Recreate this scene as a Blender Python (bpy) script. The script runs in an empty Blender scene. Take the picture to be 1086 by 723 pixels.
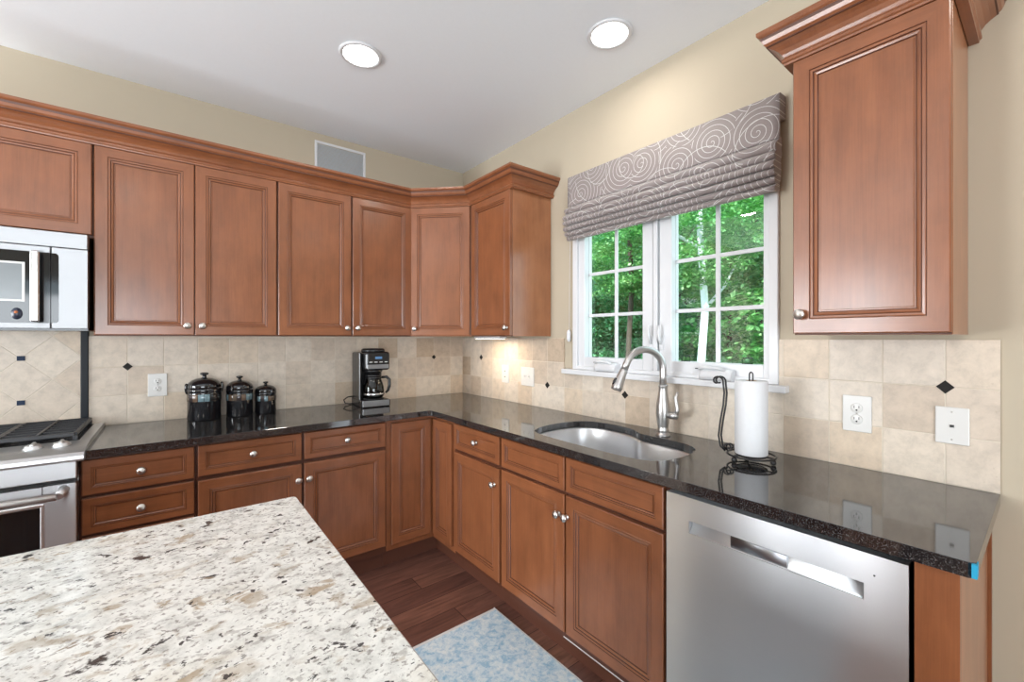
import bpy, bmesh, math, random
from mathutils import Vector, Matrix
random.seed(7)
S = bpy.context.scene
COL = S.collection
R = math.radians

# ---------------------------------------------------------------- camera, world, exposure
cam_d = bpy.data.cameras.new('camera'); cam = bpy.data.objects.new('camera', cam_d); COL.objects.link(cam)
cam.location = (-1.875, -3.023, 1.364); cam.rotation_euler = (R(90), 0, R(-38.326))
cam_d.sensor_width = 36; cam_d.lens = 455.04/1086*36; cam_d.shift_y = -3.63/1086; cam_d.clip_start = 0.02
S.camera = cam
S.view_settings.view_transform = 'Standard'; S.view_settings.look = 'None'
S.view_settings.gamma = 1.0; S.view_settings.use_curve_mapping = False
S.view_settings.exposure = -0.08
W = bpy.data.worlds.new('world'); S.world = W; W.use_nodes = True
W.node_tree.nodes['Background'].inputs[0].default_value = (0.72, 0.90, 1.0, 1)
W.node_tree.nodes['Background'].inputs[1].default_value = 3.6

def light(name, kind, loc, rot, energy, color=(1, 1, 1), size=0.1, size_y=None, spot=None, parent=None, spread=None):
    d = bpy.data.lights.new(name, kind); d.energy = energy; d.color = color
    if kind == 'AREA':
        d.size = size
        if size_y: d.shape = 'RECTANGLE'; d.size_y = size_y
        else: d.shape = 'DISK'
        if spread: d.spread = spread
    elif kind == 'SUN': d.angle = size
    else:
        d.shadow_soft_size = size
        if spot: d.spot_size = spot; d.spot_blend = 0.7
    o = bpy.data.objects.new(name, d); COL.objects.link(o); o.location = loc; o.rotation_euler = rot
    if parent: o.parent = parent
    return o
def aim(dx, dy, dz): return Vector((dx, dy, dz)).to_track_quat('-Z', 'Y').to_euler()
light('sun', 'SUN', (0, 0, 10), aim(0.62, 0.35, -0.65), 12.0, (1, 0.97, 0.9), R(1.5))
FILL1, FILL2, DOWN, UNDER = 168, 78, 3.2, 2.2
# fill lamps added at openings behind the camera, tilted up to brighten the ceiling
light('patio_fill', 'AREA', (-3.3, -6.40, 1.10), aim(0.12, 1, 0.55), FILL1, (0.93, 0.96, 1.0), 2.6, 2.0)
for yy in (-0.72, -1.52): light('side_fill', 'AREA', (-5.40, yy, 1.30), aim(1, 0.0, 0.35), FILL2, (0.95, 0.97, 1.0), 0.50, 1.7)

# ---------------------------------------------------------------- material helpers
class NT:
    def __init__(s, name):
        s.m = bpy.data.materials.new(name); s.m.use_nodes = True
        s.t = s.m.node_tree; s.b = s.t.nodes['Principled BSDF']; s.out = s.t.nodes['Material Output']
    def n(s, typ, **kw):
        nd = s.t.nodes.new(typ)
        for k, v in kw.items():
            if k.startswith('i_'):
                key = k[2:].replace('_', ' ')
                nd.inputs[key].default_value = v
            else: setattr(nd, k, v)
        return nd
    def l(s, a, b): s.t.links.new(a, b)
    def p(s, **kw):
        for k, v in kw.items():
            s.b.inputs[k.replace('_', ' ')].default_value = v
    def coord(s, scale=(1, 1, 1), rot=(0, 0, 0), loc=(0, 0, 0)):
        tc = s.n('ShaderNodeTexCoord'); mp = s.n('ShaderNodeMapping')
        mp.inputs['Scale'].default_value = scale; mp.inputs['Rotation'].default_value = rot; mp.inputs['Location'].default_value = loc
        s.l(tc.outputs['Object'], mp.inputs['Vector']); return mp.outputs['Vector']
    def noise(s, vec, scale, detail=4, rough=0.55, dist=0.0):
        nd = s.n('ShaderNodeTexNoise'); nd.inputs['Scale'].default_value = scale; nd.inputs['Detail'].default_value = detail
        nd.inputs['Roughness'].default_value = rough; nd.inputs['Distortion'].default_value = dist
        s.l(vec, nd.inputs['Vector']); return nd.outputs['Fac']
    def ramp(s, fac, stops, interp='LINEAR'):
        nd = s.n('ShaderNodeValToRGB'); cr = nd.color_ramp; cr.interpolation = interp
        while len(cr.elements) < len(stops): cr.elements.new(0.5)
        for e, (p, c) in zip(cr.elements, stops):
            e.position = p; e.color = (c, c, c, 1) if isinstance(c, (int, float)) else (*c, 1)
        s.l(fac, nd.inputs['Fac']); return nd.outputs['Color']
    def mix(s, fac, a, b, mode='MIX'):
        nd = s.n('ShaderNodeMix', data_type='RGBA', blend_type=mode)
        for sock, v in ((nd.inputs[0], fac), (nd.inputs[6], a), (nd.inputs[7], b)):
            if isinstance(v, (int, float)): sock.default_value = v
            elif isinstance(v, tuple): sock.default_value = (*v, 1)
            else: s.l(v, sock)
        return nd.outputs[2]
    def math(s, op, a, b=None, c=None):
        nd = s.n('ShaderNodeMath', operation=op)
        for i, v in enumerate((a, b, c)):
            if v is None: continue
            if isinstance(v, (int, float)): nd.inputs[i].default_value = v
            else: s.l(v, nd.inputs[i])
        return nd.outputs[0]
    def color(s, c):
        if isinstance(c, tuple): s.b.inputs['Base Color'].default_value = (*c, 1)
        else: s.l(c, s.b.inputs['Base Color'])
    def bump(s, h, strength=0.2, dist=0.002):
        nd = s.n('ShaderNodeBump'); nd.inputs['Strength'].default_value = strength; nd.inputs['Distance'].default_value = dist
        s.l(h, nd.inputs['Height']); s.l(nd.outputs['Normal'], s.b.inputs['Normal'])

def plain(name, col, rough=0.5, metal=0.0, var=0.06, scale=30, **kw):
    t = NT(name); f = t.noise(t.coord(), scale, 3)
    c = t.mix(f, tuple(max(0, x*(1-var)) for x in col), tuple(min(1, x*(1+var)) for x in col))
    t.color(c); t.p(Roughness=rough, Metallic=metal, **kw); return t.m

def wood(name, dark, lite, horiz=False, rough=0.30):
    t = NT(name)
    sc = (2.2, 26, 26) if horiz else (26, 26, 2.2)
    g = t.noise(t.coord(sc), 1.0, 6, 0.62, 0.6)
    bl = t.noise(t.coord((3.2, 3.2, 1.8), loc=(3, 1, 7)), 3.2, 5, 0.6)
    fine = t.noise(t.coord((6, 300, 300) if horiz else (300, 300, 6)), 1.0, 2, 0.5)
    mid = tuple((a+b)/2 for a, b in zip(dark, lite))
    c = t.ramp(g, [(0.25, dark), (0.5, mid), (0.75, lite)])
    c2 = t.ramp(bl, [(0.32, tuple(x*0.72 for x in mid)), (0.68, tuple(min(1, x*1.28) for x in mid))])
    c = t.mix(0.5, c, c2); c = t.mix(0.10, c, t.ramp(fine, [(0.35, tuple(x*0.5 for x in dark)), (0.65, lite)]))
    t.color(c); t.p(Roughness=rough, Coat_Weight=0.35, Coat_Roughness=0.18); return t.m

M = {}
M['wv'] = wood('maple_stain_vertical', (0.160, 0.049, 0.018), (0.310, 0.114, 0.047))
M['wh'] = wood('maple_stain_horizontal', (0.160, 0.049, 0.018), (0.310, 0.114, 0.047), True)
M['wend'] = wood('maple_end_panel', (0.25, 0.090, 0.036), (0.40, 0.170, 0.078))
M['frame'] = plain('face_frame_gap_shade', (0.085, 0.026, 0.012), 0.45)  # near-black tone paints shade into the gaps between doors and drawers
M['glaze_shade'] = plain('dark_glaze_and_shade', (0.085, 0.026, 0.012), 0.45)  # glazed door grooves; on the crown it also paints cove shade
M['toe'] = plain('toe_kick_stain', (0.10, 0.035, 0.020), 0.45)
M['shadowline'] = plain('cabinet_interior_dark', (0.03, 0.012, 0.008), 0.6)
M['nickel'] = plain('satin_nickel', (0.66, 0.64, 0.61), 0.28, 1.0)
M['chrome'] = plain('brushed_faucet_nickel', (0.50, 0.49, 0.48), 0.36, 1.0)
M['wall'] = plain('beige_wall_paint', (0.47, 0.408, 0.310), 0.75, 0, 0.02, 8)
M['ceil'] = plain('ceiling_paint', (0.80, 0.835, 0.87), 0.8, 0, 0.015, 60)
M['white'] = plain('white_vinyl', (0.66, 0.67, 0.69), 0.32, 0, 0.01)
M['plate'] = plain('white_plastic_plate', (0.66, 0.655, 0.635), 0.3, 0, 0.01)
M['slot'] = plain('dark_slot', (0.02, 0.02, 0.02), 0.5)
M['black'] = plain('black_plastic', (0.012, 0.012, 0.013), 0.22)
M['iron'] = plain('black_wrought_iron', (0.018, 0.017, 0.018), 0.38, 0.3)
M['castiron'] = plain('cast_iron_grate', (0.035, 0.036, 0.04), 0.45, 0.2)
M['ceramic'] = plain('black_glazed_ceramic', (0.008, 0.008, 0.010), 0.08, Coat_Weight=0.6, Coat_Roughness=0.03)
M['accent'] = plain('dark_accent_tile', (0.014, 0.012, 0.011), 0.6, IOR=1.3)
M['blue_tile'] = plain('slate_blue_insert_tile', (0.018, 0.032, 0.065), 0.55, IOR=1.3)
M['pencil'] = plain('black_border_tile', (0.010, 0.013, 0.018), 0.5, IOR=1.35)
M['tape'] = plain('blue_painters_tape', (0.01, 0.30, 0.50), 0.6)
M['towel'] = plain('paper_towel', (0.68, 0.69, 0.71), 0.9, 0, 0.03, 60)
M['core'] = plain('cardboard_core', (0.45, 0.33, 0.2), 0.9)
M['darkglass'] = plain('dark_oven_glass', (0.010, 0.011, 0.012), 0.06)
M['mwwin'] = plain('microwave_inner_window', (0.20, 0.22, 0.23), 0.18)
M['bark'] = plain('tree_bark', (0.06, 0.045, 0.035), 0.9, 0, 0.4, 6)
M['palebark'] = plain('pale_birch_bark', (0.62, 0.66, 0.70), 0.8, 0, 0.2, 8)
M['stitch'] = plain('trim_shadow_gap', (0.03, 0.02, 0.02), 0.7)

def steel(name, col=(0.60, 0.605, 0.615), rough=0.34, axis='h', aniso=1.0):
    t = NT(name)
    sc = (1.5, 1.5, 500) if axis == 'h' else (500, 500, 1.5)
    f = t.noise(t.coord(sc), 1.0, 3, 0.6)
    t.color(t.mix(f, tuple(x*0.97 for x in col), tuple(min(1, x*1.02) for x in col)))
    rr = t.ramp(f, [(0.3, rough*0.95), (0.7, rough*1.05)]); t.l(rr, t.b.inputs['Roughness'])
    t.p(Metallic=1.0, Anisotropic=aniso)
    tg = t.n('ShaderNodeCombineXYZ'); tg.inputs[0].default_value = 0.06; tg.inputs[1].default_value = 0.06; tg.inputs[2].default_value = 1.0; t.l(tg.outputs[0], t.b.inputs['Tangent'])
    return t.m
M['steel'] = steel('stainless_steel_brushed')
M['steel_mw'] = steel('stainless_microwave', (0.50, 0.505, 0.515), 0.46)
M['steel_sink'] = plain('stainless_sink_satin', (0.70, 0.705, 0.72), 0.36, 1.0, 0.03, 20)
M['steel_plain'] = plain('stainless_trim', (0.68, 0.69, 0.70), 0.22, 1.0, 0.03, 20)
M['steel_satin'] = plain('stainless_satin_trim', (0.66, 0.67, 0.68), 0.42, 1.0, 0.03, 20)
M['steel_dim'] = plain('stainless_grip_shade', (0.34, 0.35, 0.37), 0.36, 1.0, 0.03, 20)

def black_granite():
    t = NT('black_granite'); v = t.coord()
    vo = t.n('ShaderNodeTexVoronoi'); vo.inputs['Scale'].default_value = 330; t.l(v, vo.inputs['Vector'])
    n1 = t.noise(v, 330, 2, 0.6); n2 = t.noise(v, 70, 3, 0.6)
    c = t.ramp(n1, [(0.45, (0.006, 0.006, 0.007)), (0.58, (0.040, 0.040, 0.042)), (0.70, (0.19, 0.185, 0.18))])
    c2 = t.ramp(n2, [(0.5, (0.005, 0.005, 0.006)), (0.68, (0.055, 0.05, 0.046))])
    c = t.mix(0.45, c, c2); t.color(c)
    t.p(Roughness=0.06, IOR=1.95); return t.m
M['bgranite'] = black_granite()

def island_granite():
    t = NT('white_speckled_granite')
    v = t.coord((1, 1, 1), (0, 0, R(-28)))
    tc = t.coord()
    # warp then stretch along the vein direction
    def fl(scale, sx, thr0, thr1, loc, detail=4, dist=1.0):
        mp = t.coord((sx, 1, 1), (0, 0, R(35)), loc)
        return t.ramp(t.noise(mp, scale, detail, 0.6, dist), [(thr0, 0.0), (thr1, 1.0)])
    c = t.ramp(t.noise(tc, 26, 8, 0.75, 0.2), [(0.30, (0.42, 0.42, 0.40)), (0.42, (0.66, 0.66, 0.63)), (0.56, (0.82, 0.82, 0.785))])
    c = t.mix(t.math('MULTIPLY', fl(6, 0.6, 0.56, 0.72, (5, 3, 0)), 0.30), c, (0.50, 0.40, 0.25))        # warm clouds
    c = t.mix(t.math('MULTIPLY', fl(48, 0.75, 0.57, 0.63, (2, 1, 0), 7, 0.4), 0.60), c, (0.36, 0.34, 0.32))       # grey flecks
    c = t.mix(t.math('MULTIPLY', fl(115, 0.8, 0.57, 0.62, (1, 8, 0), 4, 0.2), 0.70), c, (0.20, 0.18, 0.165))       # fine grey
    cl = t.ramp(t.noise(tc, 5.5, 4, 0.6, 0.4), [(0.42, 0.15), (0.60, 1.0)])
    c = t.mix(t.math('MULTIPLY', t.math('MULTIPLY', cl, fl(24, 0.7, 0.56, 0.62, (4, 4, 0), 7, 0.5)), 0.75), c, (0.33, 0.24, 0.14))   # clustered ochre
    c = t.mix(t.math('MULTIPLY', fl(52, 0.75, 0.630, 0.650, (9, 4, 0), 6, 0.3), 0.92), c, (0.035, 0.033, 0.035))  # black specks
    c = t.mix(t.math('MULTIPLY', fl(15, 0.6, 0.66, 0.69, (7, 2, 0), 7, 0.4), 0.85), c, (0.20, 0.13, 0.07))  # brown marks
    c = t.mix(t.math('MULTIPLY', fl(12, 0.65, 0.645, 0.665, (3, 7, 0), 8, 0.4), 0.95), c, (0.03, 0.027, 0.026)) # large dark marks
    t.color(c); t.p(Roughness=0.16, Coat_Weight=0.3, Coat_Roughness=0.05); return t.m
M['igranite'] = island_granite()

def tile_mat(name, axis, u0, p, diag=False):
    t = NT(name); tc = t.n('ShaderNodeTexCoord'); sx = t.n('ShaderNodeSeparateXYZ'); t.l(tc.outputs['Object'], sx.inputs[0])
    u = sx.outputs[axis]; w = sx.outputs['Z']
    du = t.math('SUBTRACT', u, u0); dz = t.math('SUBTRACT', w, 0.914 if not diag else 1.266)
    if diag:
        a = t.math('DIVIDE', t.math('ADD', du, dz), 0.209); b = t.math('DIVIDE', t.math('SUBTRACT', du, dz), 0.209)
        g = 0.010
    else:
        a = t.math('DIVIDE', du, p); b = t.math('DIVIDE', dz, p); g = 0.010
    fa, fb = t.math('FRACT', a), t.math('FRACT', b)
    def edge(f): return t.math('MINIMUM', f, t.math('SUBTRACT', 1.0, f))
    e = t.math('MINIMUM', edge(fa), edge(fb))
    grout = t.math('LESS_THAN', e, g)
    cb = t.n('ShaderNodeCombineXYZ'); t.l(t.math('FLOOR', a), cb.inputs[0]); t.l(t.math('FLOOR', b), cb.inputs[1])
    wn = t.n('ShaderNodeTexWhiteNoise', noise_dimensions='2D'); t.l(cb.outputs[0], wn.inputs['Vector'])
    tone = t.ramp(wn.outputs['Value'], [(0.0, (0.49, 0.385, 0.285)), (0.2, (0.56, 0.47, 0.38)), (0.5, (0.62, 0.54, 0.45)), (0.8, (0.66, 0.585, 0.495)), (1.0, (0.59, 0.48, 0.365))])
    v = tc.outputs['Object']
    cloud = t.ramp(t.noise(v, 22, 8, 0.72, 0.25), [(0.3, 0.80), (0.52, 1.0), (0.72, 1.12)])
    c = t.mix(1.0, tone, cloud, 'MULTIPLY')
    pits = t.ramp(t.noise(v, 130, 4, 0.7), [(0.62, 0.0), (0.70, 0.5)])
    patch = t.ramp(t.noise(v, 9, 3, 0.5), [(0.48, 0.0), (0.62, 1.0)])
    c = t.mix(t.math('MULTIPLY', pits, patch), c, (0.36, 0.27, 0.19))
    c = t.mix(grout, c, (0.63, 0.56, 0.46)); t.color(c)
    t.p(Roughness=0.42)
    t.bump(t.ramp(e, [(0.0, 0.0), (0.02, 1.0)]), 0.5, 0.002)
    return t.m
M['tileA'] = tile_mat('travertine_tile_back', 'X', -2.061, 0.149)
M['tileB'] = tile_mat('travertine_tile_window_wall', 'Y', -2.814, 0.149)
M['tileD'] = tile_mat('travertine_tile_diagonal', 'X', -2.435, 0.209, True)

def floor_mat():
    t = NT('walnut_plank_floor'); tc = t.n('ShaderNodeTexCoord'); sx = t.n('ShaderNodeSeparateXYZ'); t.l(tc.outputs['Object'], sx.inputs[0])
    pw = 0.127
    row = t.math('DIVIDE', sx.outputs['Y'], pw); rf = t.math('FLOOR', row)
    wn = t.n('ShaderNodeTexWhiteNoise', noise_dimensions='1D'); t.l(rf, wn.inputs['W'])
    col = t.math('DIVIDE', t.math('ADD', sx.outputs['X'], t.math('MULTIPLY', wn.outputs['Value'], 3.0)), 1.15)
    cb = t.n('ShaderNodeCombineXYZ'); t.l(rf, cb.inputs[0]); t.l(t.math('FLOOR', col), cb.inputs[1])
    w2 = t.n('ShaderNodeTexWhiteNoise', noise_dimensions='2D'); t.l(cb.outputs[0], w2.inputs['Vector'])
    tone = t.ramp(w2.outputs['Value'], [(0.0, (0.085, 0.036, 0.028)), (0.5, (0.15, 0.066, 0.048)), (1.0, (0.25, 0.115, 0.075))])
    off = t.n('ShaderNodeVectorMath', operation='ADD'); mp = t.coord((2.2, 22, 1)); t.l(mp, off.inputs[0]); t.l(w2.outputs['Color'], off.inputs[1])
    g = t.ramp(t.noise(off.outputs[0], 1.3, 6, 0.65, 1.5), [(0.3, 0.55), (0.5, 1.0), (0.72, 1.45)])
    c = t.mix(1.0, tone, g, 'MULTIPLY')
    def edge(f, k): 
        f = t.math('FRACT', f); return t.math('LESS_THAN', t.math('MINIMUM', f, t.math('SUBTRACT', 1.0, f)), k)
    gap = t.math('MAXIMUM', edge(row, 0.013), edge(col, 0.0016))
    c = t.mix(gap, c, (0.02, 0.008, 0.006)); t.color(c)
    t.p(Roughness=0.30); t.bump(g, 0.08, 0.001); return t.m
M['floor'] = floor_mat()

def rug_mat():
    t = NT('faded_blue_rug'); v = t.coord()
    n = t.noise(v, 9, 6, 0.7, 1.2); n2 = t.noise(v, 42, 4, 0.7, 0.5); n3 = t.noise(v, 420, 2)
    a = t.ramp(n, [(0.34, (0.20, 0.36, 0.50)), (0.48, (0.38, 0.50, 0.58)), (0.62, (0.56, 0.60, 0.61))])
    b = t.ramp(n2, [(0.40, (0.17, 0.33, 0.47)), (0.52, (0.52, 0.58, 0.60)), (0.65, (0.66, 0.67, 0.65))])
    c = t.mix(0.5, a, b); c = t.mix(1.0, c, t.ramp(n3, [(0.3, 1.05), (0.7, 1.35)]), 'MULTIPLY')
    t.color(c); t.p(Roughness=0.95); t.bump(n3, 0.5, 0.003); return t.m
M['rug'] = rug_mat()
M['fringe'] = plain('cream_rug_binding', (0.66, 0.64, 0.62), 0.95, 0, 0.1, 200)

def shade_mat():
    t = NT('taupe_swirl_fabric'); tc = t.n('ShaderNodeTexCoord'); sx = t.n('ShaderNodeSeparateXYZ'); t.l(tc.outputs['Object'], sx.inputs[0])
    cb = t.n('ShaderNodeCombineXYZ'); t.l(sx.outputs['Y'], cb.inputs[0]); t.l(sx.outputs['Z'], cb.inputs[1])
    def spirals(scale, loc, pitch, lw, rnd):
        mp = t.n('ShaderNodeMapping'); mp.inputs['Location'].default_value = loc; mp.inputs['Scale'].default_value = (scale,)*3; t.l(cb.outputs[0], mp.inputs['Vector'])
        vo = t.n('ShaderNodeTexVoronoi', voronoi_dimensions='2D'); vo.inputs['Scale'].default_value = 1.0; vo.inputs['Randomness'].default_value = rnd
        t.l(mp.outputs[0], vo.inputs['Vector'])
        d = t.n('ShaderNodeVectorMath', operation='SUBTRACT'); t.l(mp.outputs[0], d.inputs[0]); t.l(vo.outputs['Position'], d.inputs[1])
        s2 = t.n('ShaderNodeSeparateXYZ'); t.l(d.outputs[0], s2.inputs[0])
        ang = t.math('DIVIDE', t.math('ARCTAN2', s2.outputs[1], s2.outputs[0]), 2*math.pi)
        f = t.math('FRACT', t.math('SUBTRACT', t.math('DIVIDE', vo.outputs['Distance'], pitch), ang))
        return t.math('LESS_THAN', t.math('MINIMUM', f, t.math('SUBTRACT', 1.0, f)), lw)
    ln = t.math('MAXIMUM', spirals(5.6, (0.3, 0.1, 0), 0.125, 0.055, 0.75), spirals(3.4, (0.7, 0.5, 0), 0.33, 0.013, 0.9))
    weave = t.ramp(t.noise(t.coord((1, 60, 900)), 1.0, 2), [(0.3, 0.9), (0.7, 1.08)])
    c = t.mix(1.0, (0.225, 0.188, 0.182), weave, 'MULTIPLY')
    c = t.mix(ln, c, (0.56, 0.55, 0.54)); t.color(c); t.p(Roughness=0.55, Sheen_Weight=0.3); return t.m
M['shade'] = shade_mat()

def glass_pane():
    t = NT('window_glass'); t.t.nodes.remove(t.b)
    tr = t.n('ShaderNodeBsdfTransparent'); tr.inputs[0].default_value = (0.96, 0.985, 0.97, 1)
    gl = t.n('ShaderNodeBsdfGlossy'); gl.inputs['Roughness'].default_value = 0.0
    fr = t.n('ShaderNodeFresnel'); fr.inputs[0].default_value = 1.5
    mx = t.n('ShaderNodeMixShader'); ge = t.n('ShaderNodeNewGeometry'); t.l(t.math('MULTIPLY', fr.outputs[0], t.math('SUBTRACT', 1.5, t.math('MULTIPLY', ge.outputs['Backfacing'], 1.5))), mx.inputs[0]); t.l(tr.outputs[0], mx.inputs[1]); t.l(gl.outputs[0], mx.inputs[2])
    t.l(mx.outputs[0], t.out.inputs['Surface']); return t.m
M['glass'] = glass_pane()
def carafe_glass():
    t = NT('smoked_carafe_glass'); t.t.nodes.remove(t.b)
    tr = t.n('ShaderNodeBsdfTransparent'); tr.inputs[0].default_value = (0.42, 0.42, 0.43, 1)
    gl = t.n('ShaderNodeBsdfGlossy'); gl.inputs['Roughness'].default_value = 0.03
    fr = t.n('ShaderNodeFresnel'); fr.inputs[0].default_value = 1.6
    mx = t.n('ShaderNodeMixShader'); ge = t.n('ShaderNodeNewGeometry'); t.l(t.math('MULTIPLY', fr.outputs[0], t.math('SUBTRACT', 1.0, ge.outputs['Backfacing'])), mx.inputs[0]); t.l(tr.outputs[0], mx.inputs[1]); t.l(gl.outputs[0], mx.inputs[2])
    t.l(mx.outputs[0], t.out.inputs['Surface']); return t.m
M['carafe'] = carafe_glass()
def emit(name, col, st):
    t = NT(name); t.t.nodes.remove(t.b); e = t.n('ShaderNodeEmission'); e.inputs[0].default_value = (*col, 1); e.inputs[1].default_value = st
    t.l(e.outputs[0], t.out.inputs['Surface']); return t.m
M['lens'] = emit('lit_lamp_lens', (1.0, 0.97, 0.93), 9.0)
M['strip'] = emit('lit_under_cabinet_lens', (1.0, 0.86, 0.66), 5.0)
M['display'] = emit('blue_lit_display', (0.25, 0.5, 0.9), 0.5)

def leaf_mat(name, a, b, c3):
    t = NT(name); v = t.coord()
    f = t.noise(v, 2.2, 5, 0.7); oi = t.n('ShaderNodeObjectInfo')
    c = t.ramp(f, [(0.32, a), (0.5, b), (0.68, c3)])
    t.color(c); t.p(Roughness=0.5)
    trn = t.n('ShaderNodeBsdfTranslucent'); t.l(t.mix(1.0, c, (0.9, 1.0, 0.5), 'MULTIPLY'), trn.inputs[0])
    mx = t.n('ShaderNodeMixShader'); mx.inputs[0].default_value = 0.35; t.l(t.b.outputs[0], mx.inputs[1]); t.l(trn.outputs[0], mx.inputs[2])
    t.l(mx.outputs[0], t.out.inputs['Surface']); return t.m
M['leaf1'] = leaf_mat('maple_leaves', (0.03, 0.17, 0.045), (0.13, 0.37, 0.12), (0.42, 0.64, 0.34))
M['leaf2'] = leaf_mat('beech_leaves', (0.025, 0.15, 0.06), (0.10, 0.33, 0.15), (0.38, 0.62, 0.42))
M['grass'] = plain('woodland_ground', (0.05, 0.16, 0.04), 0.95, 0, 0.5, 4)

# ---------------------------------------------------------------- mesh helpers
class MB:
    def __init__(s): s.bm = bmesh.new()
    def box(s, x0, x1, y0, y1, z0, z1, mi=0, bev=0.0, seg=1):
        x0, x1 = sorted((x0, x1)); y0, y1 = sorted((y0, y1)); z0, z1 = sorted((z0, z1))
        vs = [s.bm.verts.new(p) for p in ((x0,y0,z0),(x1,y0,z0),(x1,y1,z0),(x0,y1,z0),(x0,y0,z1),(x1,y0,z1),(x1,y1,z1),(x0,y1,z1))]
        fs = [s.bm.faces.new([vs[i] for i in f]) for f in ((0,3,2,1),(4,5,6,7),(0,1,5,4),(1,2,6,5),(2,3,7,6),(3,0,4,7))]
        for f in fs: f.material_index = mi
        if bev:
            es = list({e for f in fs for e in f.edges})
            bmesh.ops.bevel(s.bm, geom=es, offset=bev, segments=seg, profile=0.5, affect='EDGES', clamp_overlap=True, material=mi)
        return s
    def loft(s, rings, mi=0, closed=True, cap0=False, cap1=False, smooth=True):
        vr = [[s.bm.verts.new(p) for p in r] for r in rings]; n = len(vr[0])
        for i in range(len(vr)-1):
            for k in range(n if closed else n-1):
                f = s.bm.faces.new((vr[i][k], vr[i][(k+1) % n], vr[i+1][(k+1) % n], vr[i+1][k])); f.material_index = mi; f.smooth = smooth
        if cap0: f = s.bm.faces.new(list(reversed(vr[0]))); f.material_index = mi
        if cap1: f = s.bm.faces.new(vr[-1]); f.material_index = mi
        return s
    def lathe(s, prof, c=(0,0,0), axis='z', seg=32, mi=0, cap=True, smooth=True):
        """prof: list of (r, h) along the axis; axis 'z' up, 'y-' towards -Y."""
        rings = []
        for r, h in prof:
            ring = []
            for k in range(seg):
                a = 2*math.pi*k/seg; u, v = max(r, 1e-5)*math.cos(a), max(r, 1e-5)*math.sin(a)
                if axis == 'z': p = (c[0]+u, c[1]+v, c[2]+h)
                elif axis == 'y-': p = (c[0]+u, c[1]-h, c[2]+v)
                else: p = (c[0]+h, c[1]+u, c[2]+v)
                ring.append(p)
            rings.append(ring)
        return s.loft(rings, mi, True, cap, cap, smooth)
    def tube(s, pts, r, seg=10, mi=0, caps=True, closed=False):
        pts = [Vector(p) for p in pts]; n = len(pts); rad = r if isinstance(r, (list, tuple)) else [r]*n
        rings = []; up = None
        for i, p in enumerate(pts):
            if closed: d = (pts[(i+1) % n]-pts[i-1]).normalized()
            else: d = (pts[min(i+1, n-1)]-pts[max(i-1, 0)]).normalized()
            if up is None:
                up = Vector((0,0,1)) if abs(d.z) < 0.9 else Vector((1,0,0))
            a = (up - d*up.dot(d))
            a = a.normalized() if a.length > 1e-6 else d.orthogonal().normalized()
            b = d.cross(a); up = a
            rings.append([p + (a*math.cos(2*math.pi*k/seg)+b*math.sin(2*math.pi*k/seg))*rad[i] for k in range(seg)])
        if closed: rings.append(rings[0])
        return s.loft(rings, mi, True, caps and not closed, caps and not closed)
    def prism(s, poly, z0, z1, mi=0):
        a = [s.bm.verts.new((x, y, z0)) for x, y in poly]; b = [s.bm.verts.new((x, y, z1)) for x, y in poly]; n = len(poly)
        fs = [s.bm.faces.new(list(reversed(a))), s.bm.faces.new(b)]
        fs += [s.bm.faces.new((a[i], a[(i+1) % n], b[(i+1) % n], b[i])) for i in range(n)]
        for f in fs: f.material_index = mi
        return s
    def extrude_x(s, prof, x0, x1, mi=0, smooth=False):
        return s.loft([[(x0, y, z) for y, z in prof], [(x1, y, z) for y, z in prof]], mi, True, True, True, smooth)
    def rotate(s, ang, c=(0,0,0), axis='Z'):
        bmesh.ops.rotate(s.bm, verts=s.bm.verts, cent=c, matrix=Matrix.Rotation(ang, 3, axis)); return s
    def build(s, name, mats, parent=None, label=None):
        bmesh.ops.recalc_face_normals(s.bm, faces=s.bm.faces)
        me = bpy.data.meshes.new(name); s.bm.to_mesh(me); s.bm.free()
        for m in (mats if isinstance(mats, (list, tuple)) else [mats]): me.materials.append(M[m] if isinstance(m, str) else m)
        o = bpy.data.objects.new(name, me); COL.objects.link(o)
        if parent: o.parent = parent
        if label: o['label'] = label
        return o

def tag(o, label, cat, group=None, kind=None):
    o['label'] = label; o['category'] = cat
    if group: o['group'] = group
    if kind: o['kind'] = kind
    return o
def thing(name, label, cat, loc=(0,0,0), rotz=0, group=None):
    o = bpy.data.objects.new(name, None); o.empty_display_size = 0.1; COL.objects.link(o)
    o.location = loc; o.rotation_euler = (0, 0, rotz); return tag(o, label, cat, group)
def struct(o): o['kind'] = 'structure'; return o
def copy_thing(o, loc, rotz, label=None):
    c = o.copy(); COL.objects.link(c); c.location = loc; c.rotation_euler = (0, 0, rotz)
    if label: c['label'] = label
    for ch in list(o.children):
        d = ch.copy(); COL.objects.link(d); d.parent = c
        for g in ch.children:
            e = g.copy(); COL.objects.link(e); e.parent = d
    return c

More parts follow.
